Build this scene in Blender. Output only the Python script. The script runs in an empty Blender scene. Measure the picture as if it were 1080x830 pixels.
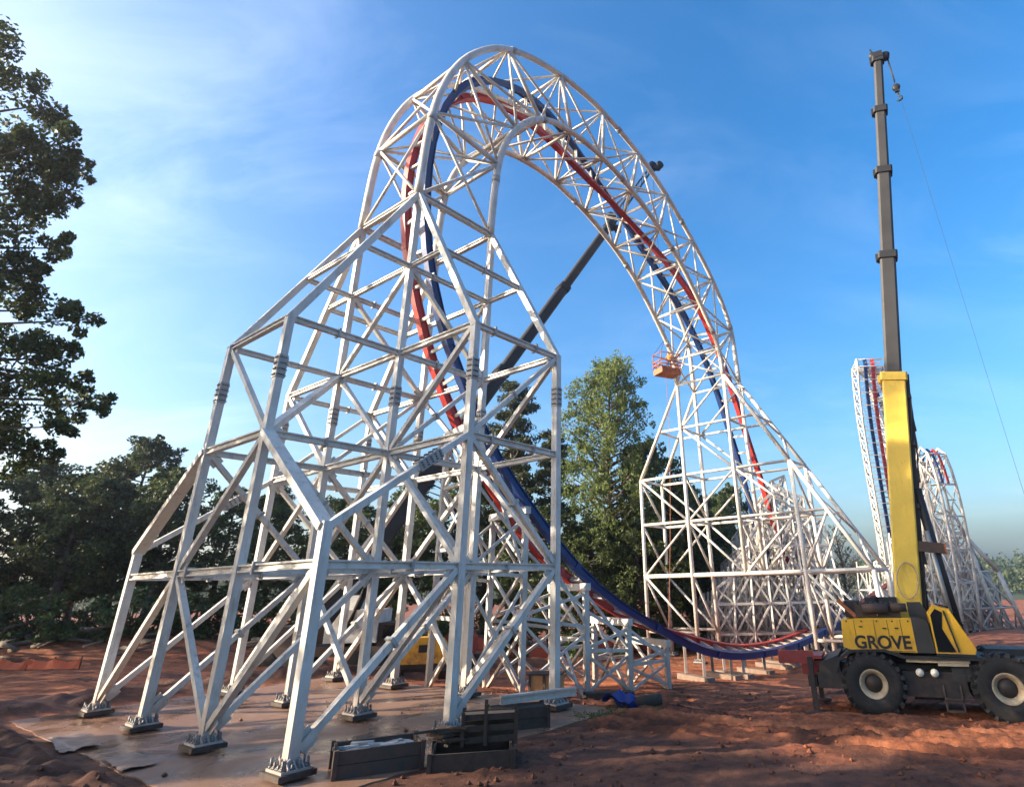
import bpy, bmesh, math, random
import numpy as np
from mathutils import Vector, Matrix, noise as mnoise
SC=bpy.context.scene; COL=SC.collection
R=math.radians; rnd=random.Random(7)
def V3(*a): return Vector(a if len(a)>1 else a[0])
def ss(a,b,x):
    t=min(1,max(0,(x-a)/(b-a))); return t*t*(3-2*t)
# ---- site frame: u along the arch, v across it, z up (metres)
OX,OY=-7.411,16.307; DU=(0.599,0.8007); DV=(-0.8007,0.599)
def W(u,v,z): return Vector((OX+u*DU[0]+v*DV[0], OY+u*DU[1]+v*DV[1], z))
def UV(x,y): return ((x-OX)*DU[0]+(y-OY)*DU[1], (x-OX)*DV[0]+(y-OY)*DV[1])
DUv=Vector((DU[0],DU[1],0)); DVv=Vector((DV[0],DV[1],0)); ZV=Vector((0,0,1))
AX=Vector((0.919,-0.395,0)); AN=Vector((0.395,0.919,0)); CR0=Vector((9.177,23.033,-0.3))
def G0(x,y):
    u,v=UV(x,y)
    z=(-0.9*ss(10.2,17.5,u)-0.9*ss(18,36,u))*(0.35+0.65*ss(-9,-2,v))
    z*=1-0.6*ss(60,140,y)
    z-=2.2*ss(30,70,x)*ss(30,60,y)
    z+=2.3*(1-ss(4.5,11.5,math.hypot(x,y)))
    z+=1.5*ss(43,52,y-0.25*x-6)*(1-ss(-16,-6,x))*(1-ss(90,150,y))
    return z
# ---- mesh builder
class MB:
    def __init__(s): s.v=[];s.f=[];s.sm=[];s.mi=[];s.m=0
    def add(s,vs,fs,smooth=False):
        o=len(s.v); s.v+=[tuple(q) for q in vs]; s.f+=[tuple(i+o for i in f) for f in fs]; s.sm+=[smooth]*len(fs); s.mi+=[s.m]*len(fs); return s
    def prism(s,prof,p,q,up=ZV,caps=True,smooth=False,scale2=1.0):
        p=Vector(p);q=Vector(q);d=(q-p).normalized(); x=d.cross(up)
        if x.length<1e-4: x=d.cross(Vector((0,1,0)))
        x.normalize(); y=x.cross(d).normalized(); n=len(prof)
        vs=[p+x*a+y*b for a,b in prof]+[q+x*a*scale2+y*b*scale2 for a,b in prof]
        fs=[(i,(i+1)%n,n+(i+1)%n,n+i) for i in range(n)]
        o=len(s.v); s.add(vs,fs,smooth)
        if caps: s.f+=[tuple(o+i for i in range(n-1,-1,-1)),tuple(o+n+i for i in range(n))]; s.sm+=[False,False]; s.mi+=[s.m]*2
        return s
    def beam(s,p,q,w,h,up=ZV,scale2=1.0):
        w/=2;h/=2; return s.prism([(-w,-h),(w,-h),(w,h),(-w,h)],p,q,up,scale2=scale2)
    def ibeam(s,p,q,w,h,up=ZV,t=.05):
        w/=2;h/=2;t2=t*.6
        return s.prism([(-w,-h),(w,-h),(w,-h+t),(t2,-h+t),(t2,h-t),(w,h-t),(w,h),(-w,h),(-w,h-t),(-t2,h-t),(-t2,-h+t),(-w,-h+t)],p,q,up)
    def tube(s,p,q,r,n=10,r2=None,smooth=True):
        r2=r if r2 is None else r2
        return s.prism([(r*math.cos(2*math.pi*k/n),r*math.sin(2*math.pi*k/n)) for k in range(n)],p,q,ZV,smooth=smooth,scale2=r2/r)
    def box(s,c,d,rz=0,rot=None):
        M=Matrix.Translation(c)@(rot if rot else Matrix.Rotation(rz,4,'Z'))
        x,y,z=[k/2 for k in d]
        vs=[M@Vector(k) for k in [(-x,-y,-z),(x,-y,-z),(x,y,-z),(-x,y,-z),(-x,-y,z),(x,-y,z),(x,y,z),(-x,y,z)]]
        return s.add(vs,[(3,2,1,0),(4,5,6,7),(0,1,5,4),(1,2,6,5),(2,3,7,6),(3,0,4,7)])
    def sweep(s,pts,prof,ups=None,closed=False,smooth=False):
        # prof is a list of (side,up)
        n=len(prof);rings=[];N=len(pts)
        for i,p in enumerate(pts):
            p=Vector(p); d=(Vector(pts[min(i+1,N-1)])-Vector(pts[max(i-1,0)])).normalized()
            u=Vector(ups[i]) if ups else ZV
            x=d.cross(u)
            if x.length<1e-3: x=d.cross(Vector((.3,1,.1)))
            x.normalize(); y=x.cross(d)
            rings.append([p+x*a+y*b for a,b in prof])
        vs=[k for r in rings for k in r]; fs=[]
        for i in range(N-1):
            for k in range(n): fs.append((i*n+k,i*n+(k+1)%n,(i+1)*n+(k+1)%n,(i+1)*n+k))
        o=len(s.v); s.add(vs,fs,smooth); s.f+=[tuple(o+k for k in range(n-1,-1,-1)),tuple(o+(N-1)*n+k for k in range(n))]; s.sm+=[False]*2; s.mi+=[s.m]*2
        return s
    def path(s,pts,r,n=8,ref=None): 
        return s.sweep(pts,[(r*math.cos(2*math.pi*k/n),r*math.sin(2*math.pi*k/n)) for k in range(n)],ups=[ref]*len(pts) if ref is not None else None,smooth=True)
    def lathe(s,c,axis,prof,n=24,smooth=True):
        # prof list of (along axis, radius)
        axis=Vector(axis).normalized(); x=axis.cross(ZV); x=x if x.length>1e-3 else Vector((1,0,0)); x.normalize(); y=axis.cross(x)
        vs=[];m=len(prof)
        for k in range(n):
            a=2*math.pi*k/n
            for t,r in prof: vs.append(Vector(c)+axis*t+(x*math.cos(a)+y*math.sin(a))*r)
        fs=[(k*m+i,k*m+i+1,((k+1)%n)*m+i+1,((k+1)%n)*m+i) for k in range(n) for i in range(m-1)]
        return s.add(vs,fs,smooth)
    def mesh(s,name,org=Vector((0,0,0)),fix=True):
        me=bpy.data.meshes.new(name); me.from_pydata([(a-org[0],b-org[1],c-org[2]) for a,b,c in s.v],[],s.f)
        me.polygons.foreach_set('use_smooth',s.sm); me.polygons.foreach_set('material_index',s.mi)
        if fix:
            bm=bmesh.new(); bm.from_mesh(me); bmesh.ops.recalc_face_normals(bm,faces=bm.faces); bm.to_mesh(me); bm.free()
        me.update(); return me
ORG={}
def obj(name,mb,mat,parent=None,label=None,kind=None,local=False,fix=True):
    org=Vector((0,0,0))
    if parent is not None and not local: org=ORG.get(parent.name,Vector((0,0,0)))
    o=bpy.data.objects.new(name,mb.mesh(name,org,fix) if isinstance(mb,MB) else mb)
    if mat:
        if len(o.data.materials)==0:
            for q in (mat if isinstance(mat,list) else [mat]): o.data.materials.append(q)
    COL.objects.link(o)
    if parent is not None: o.parent=parent; ORG[o.name]=org
    if label: o['label']=label
    if kind: o['kind']=kind
    return o
def tag(o,label,cat,group=None):
    o['label']=label;o['category']=cat
    if group:o['group']=group
    return o
def thing(name,label,cat,loc=(0,0,0),rz=0,group=None):
    o=bpy.data.objects.new(name,None); COL.objects.link(o); o.location=loc; o.rotation_euler=(0,0,rz); o.empty_display_size=.3
    ORG[o.name]=Vector(loc); return tag(o,label,cat,group)
def solo(name,mb,mat,label,cat,org,group=None,fix=True):
    # a thing that is one mesh, with its origin at its base
    org=Vector(org); o=bpy.data.objects.new(name,mb.mesh(name,org,fix)); o.location=org; o.data.materials.append(mat); COL.objects.link(o)
    ORG[o.name]=org
    return tag(o,label,cat,group)
def dup(root,loc,rz=0,sc=None,label=None,group=None):
    r=root.copy(); COL.objects.link(r); r.location=loc; r.rotation_euler=(0,0,rz)
    if sc is not None: r.scale=sc
    if label:r['label']=label
    if group:r['group']=group
    for ch in list(root.children):
        c=ch.copy(); COL.objects.link(c); c.parent=r
        for gch in list(ch.children):
            d=gch.copy(); COL.objects.link(d); d.parent=c
    return r
# ---- materials
def mat(name): 
    m=bpy.data.materials.new(name); m.use_nodes=True; nt=m.node_tree; b=nt.nodes['Principled BSDF']; return m,nt,b
def ramp(nt,fac,stops):
    r=nt.nodes.new('ShaderNodeValToRGB'); e=r.color_ramp.elements
    while len(e)<len(stops): e.new(.5)
    for k,(p,c) in enumerate(stops): e[k].position=p; e[k].color=(*c,1) if len(c)==3 else c
    nt.links.new(fac,r.inputs[0]); return r.outputs[0]
def tex(nt,scale,detail=6,rough=.6,vec=None,dist=0,kind='Object'):
    n=nt.nodes.new('ShaderNodeTexNoise'); n.inputs['Scale'].default_value=scale; n.inputs['Detail'].default_value=detail; n.inputs['Roughness'].default_value=rough; n.inputs['Distortion'].default_value=dist
    if vec is None:
        g=nt.nodes.new('ShaderNodeTexCoord'); vec=g.outputs[kind]
    nt.links.new(vec,n.inputs['Vector']); return n.outputs['Fac']
def mix(nt,fac,a,b,mode='MIX'):
    m=nt.nodes.new('ShaderNodeMix'); m.data_type='RGBA'; m.blend_type=mode
    for s,v in ((0,fac),(6,a),(7,b)):
        if hasattr(v,'is_linked') or hasattr(v,'links'): nt.links.new(v,m.inputs[s])
        else: m.inputs[s].default_value=(*v,1) if isinstance(v,(tuple,list)) and len(v)==3 else v
    return m.outputs[2]
def bump(nt,b,h,strength=.3,dist=.05):
    n=nt.nodes.new('ShaderNodeBump'); n.inputs['Strength'].default_value=strength; n.inputs['Distance'].default_value=dist
    nt.links.new(h,n.inputs['Height']); nt.links.new(n.outputs[0],b.inputs['Normal'])
def paint(name,c,c2=None,rough=.45,metal=0,scale=1.2,spec=.5,lo=.42,hi=.75):
    m,nt,b=mat(name); c2=c2 or tuple(k*.72 for k in c)
    geo=nt.nodes.new('ShaderNodeNewGeometry')
    f=tex(nt,scale,8,.7,vec=geo.outputs['Position'])
    nt.links.new(ramp(nt,f,[(lo,c),(hi,c2)]),b.inputs['Base Color']); b.inputs['Roughness'].default_value=rough; b.inputs['Metallic'].default_value=metal
    b.inputs['Specular IOR Level'].default_value=spec
    return m
M={}
def steelmat():
    m,nt,b=mat('white_painted_steel'); geo=nt.nodes.new('ShaderNodeNewGeometry'); P=geo.outputs['Position']
    mp=nt.nodes.new('ShaderNodeMapping'); mp.inputs['Scale'].default_value=(1,1,.22); nt.links.new(P,mp.inputs[0])
    n1=tex(nt,.7,7,.65,P); n2=tex(nt,4.5,8,.7,mp.outputs[0]); n3=tex(nt,1.6,9,.75,P)
    c=ramp(nt,n1,[(.38,(.62,.60,.55)),(.7,(.46,.425,.37))])
    c=mix(nt,ramp(nt,n2,[(.52,(0,0,0)),(.72,(.75,.75,.75))]),c,(.29,.22,.155))
    c=mix(nt,ramp(nt,n3,[(.63,(0,0,0)),(.70,(.8,.8,.8))]),c,(.20,.115,.065))
    sz=nt.nodes.new('ShaderNodeSeparateXYZ'); nt.links.new(P,sz.inputs[0]); mr=nt.nodes.new('ShaderNodeMapRange'); mr.inputs[1].default_value=1.6; mr.inputs[2].default_value=.1; mr.inputs[3].default_value=0; mr.inputs[4].default_value=.65; nt.links.new(sz.outputs[2],mr.inputs[0])
    mm=nt.nodes.new('ShaderNodeMath'); mm.operation='MULTIPLY'; nt.links.new(mr.outputs[0],mm.inputs[0]); nt.links.new(ramp(nt,n3,[(.3,(.3,.3,.3)),(.6,(1,1,1))]),mm.inputs[1]); c=mix(nt,mm.outputs[0],c,(.26,.13,.08))
    nt.links.new(c,b.inputs['Base Color']); nt.links.new(ramp(nt,n2,[(.4,(.40,.40,.40)),(.7,(.65,.65,.65))]),b.inputs['Roughness']); return m
M['steel']=steelmat()
M['splice']=paint('bolted_splice_steel',(.40,.39,.37),(.2,.18,.16),.55,scale=3)
M['bolt']=paint('dark_bolts',(.16,.16,.16),(.08,.07,.06),.5,.4)
M['red']=paint('red_track_paint',(.44,.028,.02),(.30,.024,.018),.48,scale=.6)
M['blue']=paint('blue_track_paint',(.006,.032,.15),(.006,.022,.09),.5,scale=.6)
M['black']=paint('black_steel',(.011,.011,.012),(.022,.02,.018),.6)
M['grey']=paint('grey_boom_paint',(.042,.039,.036),(.022,.021,.019),.55,scale=.6)
def dirtypaint(name,c,dirt,rough,ztop):
    m,nt,b=mat(name); geo=nt.nodes.new('ShaderNodeNewGeometry'); P=geo.outputs['Position']
    mp=nt.nodes.new('ShaderNodeMapping'); mp.inputs['Scale'].default_value=(1,1,.18); nt.links.new(P,mp.inputs[0])
    n1=tex(nt,1.1,7,.6,P); n2=tex(nt,6,8,.7,mp.outputs[0]); n3=tex(nt,3.2,9,.75,P)
    k=ramp(nt,n1,[(.4,c),(.75,tuple(x*.82 for x in c))])
    k=mix(nt,ramp(nt,n2,[(.55,(0,0,0)),(.75,(.55,.55,.55))]),k,tuple(x*.45 for x in c))
    k=mix(nt,ramp(nt,n3,[(.64,(0,0,0)),(.70,(.8,.8,.8))]),k,(.09,.06,.035))
    sz=nt.nodes.new('ShaderNodeSeparateXYZ'); nt.links.new(P,sz.inputs[0]); mr=nt.nodes.new('ShaderNodeMapRange'); mr.inputs[1].default_value=ztop; mr.inputs[2].default_value=ztop-1.6; mr.inputs[3].default_value=0; mr.inputs[4].default_value=1; nt.links.new(sz.outputs[2],mr.inputs[0])
    mm=nt.nodes.new('ShaderNodeMath'); mm.operation='MULTIPLY'; nt.links.new(mr.outputs[0],mm.inputs[0]); nt.links.new(ramp(nt,n3,[(.36,(0,0,0)),(.62,(1,1,1))]),mm.inputs[1]); k=mix(nt,mm.outputs[0],k,dirt)
    nt.links.new(k,b.inputs['Base Color']); nt.links.new(ramp(nt,n2,[(.4,(rough,)*3),(.7,(rough+.3,)*3)]),b.inputs['Roughness']); return m
M['darkgrey']=dirtypaint('dark_grey_machine_paint',(.016,.017,.016),(.075,.04,.027),.5,1.7)
M['yellow']=dirtypaint('yellow_machine_paint',(.80,.43,.022),(.22,.12,.06),.34,2.3)
M['palyellow']=dirtypaint('pale_yellow_boom_paint',(.82,.55,.07),(.3,.18,.08),.34,3.2)
M['tyre']=paint('tyre_rubber',(.018,.017,.016),(.075,.045,.03),.85,scale=3,lo=.5,hi=.8)
M['tan']=paint('tan_wheel_rim',(.50,.40,.26),(.3,.2,.12),.5,scale=4)
M['glass'],_nt,_b=mat('dark_cab_glass'); _b.inputs['Base Color'].default_value=(.01,.012,.014,1); _b.inputs['Roughness'].default_value=.06
M['wood']=paint('weathered_timber',(.06,.041,.029),(.03,.021,.015),.9,scale=5)
M['ply']=paint('orange_plywood',(.50,.24,.09),(.32,.15,.06),.8,scale=3)
M['rust']=paint('rusty_dark_steel',(.055,.04,.032),(.10,.05,.03),.8,scale=5)
M['tarp']=paint('blue_tarp',(.011,.032,.20),(.008,.02,.11),.55,scale=3)
M['orange']=paint('orange_safety_paint',(.42,.115,.03),(.24,.07,.03),.6,scale=4)
M['mesh']=paint('orange_safety_fence',(.48,.085,.035),(.28,.06,.035),.7,scale=2)
M['machred']=paint('red_machine_paint',(.30,.035,.03),(.16,.03,.025),.5,scale=2)
M['offwhite']=paint('offwhite_panel',(.62,.60,.57),(.4,.36,.32),.5,scale=2)
M['concrete']=paint('grey_concrete',(.22,.16,.12),(.16,.085,.05),.85,scale=3)
M['bark']=paint('tree_bark',(.13,.10,.075),(.06,.045,.035),.9,scale=4)
M['lamp'],_nt,_b=mat('headlight_lens'); _b.inputs['Base Color'].default_value=(.8,.75,.62,1); _b.inputs['Roughness'].default_value=.15
M['chrome']=paint('bare_cylinder_rod',(.38,.36,.33),(.2,.18,.16),.5,.7)
M['skin']=paint('skin',(.45,.28,.2),None,.6); M['navy']=paint('dark_work_trousers',(.03,.035,.05),None,.8); M['hivis']=paint('orange_work_vest',(.75,.2,.03),None,.7); M['hat']=paint('dark_hard_hat',(.03,.03,.035),None,.4)
SKY_AIR=1.05;SKY_DUST=3.7;SKY_STR=.15;CLOUD=.11;SUN_STR=5.0;EXPO=1.3;HAZE=0.0005;SKY_SAT=1.36
RED=[[78.0,3.9,3.2],[76.4,3.91,2.99],[74.8,3.93,2.77],[73.2,3.94,2.56],[71.6,3.95,2.35],[70.0,3.97,2.13],[68.4,3.98,1.92],[66.8,4.0,1.71],[65.19,4.03,1.51],[63.59,4.07,1.32],[61.99,4.12,1.14],[60.38,4.17,0.95],[58.78,4.22,0.77],[57.18,4.26,0.59],[55.57,4.3,0.44],[53.96,4.32,0.3],[52.35,4.34,0.18],[50.74,4.35,0.06],[49.13,4.37,-0.06],[47.52,4.38,-0.16],[45.91,4.38,-0.25],[44.3,4.38,-0.33],[42.68,4.38,-0.4],[41.07,4.38,-0.44],[39.45,4.38,-0.45],[37.84,4.38,-0.43],[36.23,4.38,-0.38],[34.62,4.38,-0.29],[33.01,4.39,-0.14],[31.41,4.41,0.07],[29.82,4.45,0.33],[28.23,4.51,0.63],[26.65,4.58,0.96],[25.08,4.66,1.29],[23.5,4.74,1.64],[21.94,4.82,2.02],[20.42,4.91,2.51],[18.95,5.06,3.14],[17.54,5.31,3.87],[16.21,5.66,4.69],[14.99,6.05,5.63],[13.9,6.43,6.72],[12.93,6.78,7.94],[12.01,7.09,9.22],[11.11,7.37,10.51],[10.25,7.6,11.85],[9.47,7.75,13.22],[8.74,7.85,14.59],[8.06,7.89,16.02],[7.46,7.91,17.5],[6.9,7.91,19.0],[6.46,7.91,20.54],[6.17,7.91,22.12],[6.01,7.89,23.72],[5.99,7.86,25.32],[6.12,7.82,26.91],[6.45,7.76,28.46],[7.02,7.71,29.92],[7.83,7.67,31.29],[8.81,7.6,32.52],[10.02,7.5,33.5],[11.43,7.38,34.13],[12.98,7.26,34.42],[14.57,7.15,34.45],[16.15,7.05,34.27],[17.71,6.95,33.92],[19.26,6.86,33.48],[20.82,6.76,33.1],[22.39,6.67,32.75],[23.96,6.59,32.39],[25.52,6.52,31.98],[27.07,6.47,31.54],[28.62,6.41,31.1],[30.18,6.36,30.66],[31.72,6.31,30.21],[33.23,6.26,29.69],[34.66,6.22,28.99],[36.01,6.19,28.12],[37.25,6.17,27.12],[38.38,6.16,25.98],[39.43,6.15,24.76],[40.41,6.15,23.5],[41.29,6.15,22.16],[42.1,6.15,20.77],[42.89,6.15,19.37],[43.65,6.15,17.95],[44.38,6.15,16.52],[45.16,6.15,15.11],[45.94,6.15,13.72],[46.65,6.15,12.28],[47.31,6.15,10.82],[48.03,6.15,9.38],[48.86,6.15,8.0],[49.79,6.15,6.7],[50.85,6.15,5.5],[52.05,6.15,4.44],[53.35,6.15,3.51],[54.75,6.15,2.76],[56.24,6.15,2.16],[57.77,6.15,1.66],[59.33,6.15,1.27],[60.91,6.15,1.0],[62.51,6.15,0.8],[64.12,6.15,0.62],[65.72,6.15,0.48],[67.33,6.15,0.39],[68.95,6.15,0.34],[70.56,6.15,0.3],[72.17,6.15,0.26],[73.79,6.15,0.23]]
BLU=[[78.0,2.1,2.4],[76.38,2.13,2.2],[74.75,2.15,1.99],[73.13,2.18,1.79],[71.51,2.21,1.59],[69.88,2.24,1.39],[68.26,2.26,1.19],[66.64,2.29,1.01],[65.01,2.32,0.88],[63.37,2.36,0.79],[61.74,2.39,0.71],[60.11,2.43,0.64],[58.47,2.46,0.57],[56.84,2.5,0.5],[55.2,2.53,0.43],[53.57,2.57,0.35],[51.94,2.6,0.27],[50.3,2.61,0.17],[48.67,2.62,0.05],[47.04,2.62,-0.07],[45.41,2.62,-0.2],[43.78,2.62,-0.32],[42.15,2.62,-0.43],[40.51,2.62,-0.5],[38.88,2.62,-0.55],[37.24,2.62,-0.57],[35.61,2.62,-0.57],[33.97,2.62,-0.51],[32.34,2.63,-0.44],[30.71,2.66,-0.34],[29.09,2.72,-0.18],[27.47,2.79,0.05],[25.87,2.88,0.37],[24.3,2.96,0.79],[22.75,3.04,1.29],[21.21,3.1,1.84],[19.69,3.21,2.41],[18.21,3.4,3.06],[16.84,3.7,3.86],[15.6,4.07,4.83],[14.48,4.46,5.95],[13.44,4.84,7.14],[12.43,5.2,8.38],[11.46,5.51,9.64],[10.56,5.75,10.95],[9.76,5.93,12.35],[8.98,6.05,13.77],[8.2,6.12,15.2],[7.5,6.14,16.66],[6.92,6.15,18.19],[6.47,6.15,19.75],[6.16,6.15,21.35],[6.0,6.15,22.97],[5.96,6.17,24.6],[6.04,6.19,26.23],[6.28,6.23,27.83],[6.7,6.28,29.4],[7.32,6.35,30.89],[8.14,6.43,32.28],[9.15,6.51,33.54],[10.34,6.61,34.63],[11.68,6.71,35.49],[13.17,6.82,36.07],[14.73,6.94,36.43],[16.3,7.06,36.56],[17.86,7.19,36.4],[19.42,7.31,36.05],[20.97,7.44,35.57],[22.47,7.56,34.98],[23.96,7.65,34.34],[25.45,7.7,33.66],[26.92,7.72,32.94],[28.38,7.75,32.22],[29.86,7.78,31.53],[31.34,7.82,30.84],[32.8,7.85,30.11],[34.24,7.88,29.33],[35.64,7.9,28.5],[36.97,7.91,27.56],[38.2,7.91,26.49],[39.34,7.91,25.33],[40.41,7.91,24.1],[41.39,7.91,22.79],[42.28,7.91,21.43],[43.08,7.91,20.01],[43.81,7.91,18.57],[44.57,7.91,17.14],[45.32,7.91,15.71],[45.96,7.91,14.22],[46.55,7.91,12.69],[47.16,7.91,11.18],[47.85,7.91,9.7],[48.64,7.91,8.28],[49.55,7.91,6.93],[50.59,7.91,5.7],[51.79,7.91,4.61],[53.1,7.91,3.66],[54.51,7.91,2.87],[56.0,7.91,2.24],[57.55,7.91,1.73],[59.12,7.91,1.31],[60.73,7.91,1.03],[62.35,7.91,0.82],[63.97,7.91,0.64],[65.6,7.91,0.49],[67.23,7.91,0.39],[68.87,7.91,0.34],[70.5,7.91,0.3],[72.14,7.91,0.26],[73.77,7.91,0.23]]
OUTER=[[4.63,21.35],[4.67,22.64],[4.71,23.92],[4.78,25.21],[4.9,26.49],[5.11,27.75],[5.42,29.0],[5.82,30.21],[6.34,31.38],[6.97,32.49],[7.71,33.54],[8.54,34.5],[9.49,35.35],[10.54,36.07],[11.68,36.65],[12.87,37.12],[14.09,37.51],[15.34,37.82],[16.6,38.05],[17.87,38.18],[19.15,38.2],[20.43,38.13],[21.71,37.99],[22.98,37.8],[24.24,37.55],[25.48,37.22],[26.69,36.79],[27.88,36.32],[29.05,35.79],[30.18,35.18],[31.29,34.53],[32.39,33.86],[33.47,33.17],[34.52,32.43],[35.54,31.66],[36.53,30.84],[37.46,29.96],[38.32,29.01],[39.11,28.01],[39.76,26.93],[40.13,25.76],[40.26,24.52],[40.32,23.24],[40.4,21.95],[40.4,21.0]]
INNER=[[9.27,21.4],[9.3,22.37],[9.34,23.34],[9.39,24.31],[9.45,25.28],[9.56,26.24],[9.74,27.18],[10.01,28.1],[10.38,28.99],[10.85,29.83],[11.39,30.62],[12.02,31.34],[12.73,31.98],[13.51,32.51],[14.37,32.92],[15.28,33.2],[16.22,33.39],[17.18,33.52],[18.14,33.58],[19.11,33.58],[20.07,33.51],[21.02,33.37],[21.98,33.2],[22.92,32.99],[23.86,32.75],[24.78,32.46],[25.69,32.13],[26.59,31.78],[27.48,31.39],[28.35,30.96],[29.2,30.49],[30.03,30.0],[30.83,29.46],[31.6,28.87],[32.33,28.24],[33.04,27.58],[33.74,26.91],[34.43,26.23],[35.11,25.54],[35.76,24.83],[36.33,24.09],[36.73,23.29],[36.95,22.4],[37.03,21.46],[37.1,20.95]]
ON=[[4.63,21.35],[4.93,26.65],[6.54,31.74],[9.88,35.62],[14.99,37.73],[20.07,38.15],[24.97,37.35],[29.34,35.63],[33.7,33.01],[37.06,30.34],[40.04,26.03],[40.4,21.0]]
IN=[[9.27,21.4],[9.57,26.31],[10.89,29.89],[12.96,32.14],[16.1,33.37],[19.87,33.52],[23.62,32.81],[27.68,31.29],[30.95,29.37],[33.98,26.68],[36.73,23.29],[37.1,20.95]]
NEARPTS=[(-25.85,19.04,24.83,1.25),(-24.38,19.39,23.93,0.83),(-22.64,17.56,20.72,1.03),(-20.96,17.76,20.47,0.96),(-22.29,20.22,21.03,0.53),(-24.6,20.09,20.49,1.38),(-23.2,20.31,19.4,0.89),(-23.34,19.77,17.62,1.0),(-22.57,20.88,17.53,0.64),(-24.69,21.61,15.81,0.88),(-23.03,21.83,15.08,0.95),(-20.53,20.74,14.07,0.6),(-23.86,22.16,13.01,1.09),(-22.19,22.03,13.01,0.78),(-24.46,23.85,11.5,1.22),(-23.5,24.69,11.81,0.92),(-21.94,24.5,11.89,0.54),(-24.43,23.89,9.88,1.11),(-22.9,23.64,9.63,0.55),(-24.87,16.9,24.07,1.52),(-24.5,17.63,20.37,1.47),(-24.55,19.04,16.96,1.47),(-26.21,21.79,14.19,1.57),(-25.77,22.69,10.8,1.53),(-22.91,20.58,16.32,0.35),(-22.66,23.92,12.77,0.41),(-21.96,19.7,19.63,0.79),(-23.72,21.05,16.74,0.56),(-23.5,21.27,13.48,0.91),(-21.73,21.24,11.75,0.74),(-21.89,22.9,10.37,0.54),(-23.67,19.87,15.94,0.75),(-23.45,19.03,21.08,0.95)]
# ================= main coaster: truss arch on two towers =================
jit=random.Random(3)
def J(w): return w*(1+jit.uniform(-.04,.04))
coaster=thing('roller_coaster','white steel roller coaster with red and blue rails twisting inside a giant lattice arch','roller coaster',W(0,4.69,0))
U=[0,4.69,9.36]; VL=[0,4.69,9.37,14.0]; ZL=[0,4.69,8.98,13.22,17.43,21.4]
def part(name,mb,m,parent=None,label=None): return obj(name,mb,m,parent or coaster,label)
def spl(mb,a,b,w,n=4):
    # bolted splice sleeve between a and b on a square member of width w
    a=Vector(a);b=Vector(b);d=(b-a).normalized()
    mb.beam(a,b,w+.05,w+.05,DUv if abs(d.z)>.7 else ZV); mb.m=1; mbb=mb
    x=d.cross(DUv) if abs(d.z)>.7 else d.cross(ZV); x.normalize(); y=x.cross(d)
    L=(b-a).length
    for i in range(n):
        c=a+d*L*(i+.5)/n
        for s in (x,-x,y,-y):
            t=d.cross(s)
            for k in (-.3,0,.3):
                q=c+s*(w/2+.025)+t*(w*k); mbb.beam(q,q+s*.05,.045,.045,d)
def baseplate(col,p,w=.72):
    ang=math.atan2(DU[1],DU[0])
    mb=MB(); mb.box(p+ZV*.05,(w+.18,w+.18,.12),ang); obj('concrete_footing',mb,M['darkgrey'],col)
    mb=MB(); mb.box(p+ZV*.135,(w,w,.06),ang)
    for sx in (-1,1):
        for k in (-.3,0,.3):
            for (a,b) in ((DUv,DVv),(DVv,DUv)):
                c=p+a*(sx*.22)+b*k*w*.8
                mb.add([c+b*.015+ZV*.165+a*sx*-.12,c+b*.015+ZV*.165+a*sx*.14,c+b*.015+ZV*.36+a*sx*-.12,c-b*.015+ZV*.165+a*sx*-.12,c-b*.015+ZV*.165+a*sx*.14,c-b*.015+ZV*.36+a*sx*-.12],[(0,1,2),(5,4,3),(0,3,4,1),(1,4,5,2),(2,5,3,0)])
    mb.m=1
    for i in range(4):
        for k in (-1,1):
            for q in (p+DUv*(k*.30)+DVv*(-.27+.18*i),p+DVv*(k*.30)+DUv*(-.27+.18*i)): mb.tube(q+ZV*.1,q+ZV*(.27+.05*((i*7+k)%3)),.03,6); mb.tube(q+ZV*.16,q+ZV*.215,.055,6)
    obj('base_plate',mb,[M['steel'],M['bolt']],col)
CW=.272
def column(pts,w=CW,base=True,splice=None,rnd_=False,label=None):
    mb=MB()
    for k in range(len(pts)-1):
        if rnd_: mb.tube(pts[k],pts[k+1],w/2,12)
        else:
            d=(Vector(pts[k+1])-Vector(pts[k])).normalized(); e=d*(w*.28) if k+1<len(pts)-1 else d*0; s0=d*(w*.28) if k>0 else d*0
            lat=DUv if abs(d.dot(DUv))<.05 else DVv
            mb.beam(Vector(pts[k])-s0,Vector(pts[k+1])+e,J(w),J(w),lat)
    c=part('column',mb,M['steel'],label=label)
    if base: baseplate(c,Vector(pts[0]))
    if splice:
        a=MB(); spl(a,Vector((pts[0][0],pts[0][1],splice-.42)),Vector((pts[0][0],pts[0][1],splice+.42)),w)
        obj('bolted_splice',a,[M['splice'],M['bolt']],c)
    return c
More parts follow.
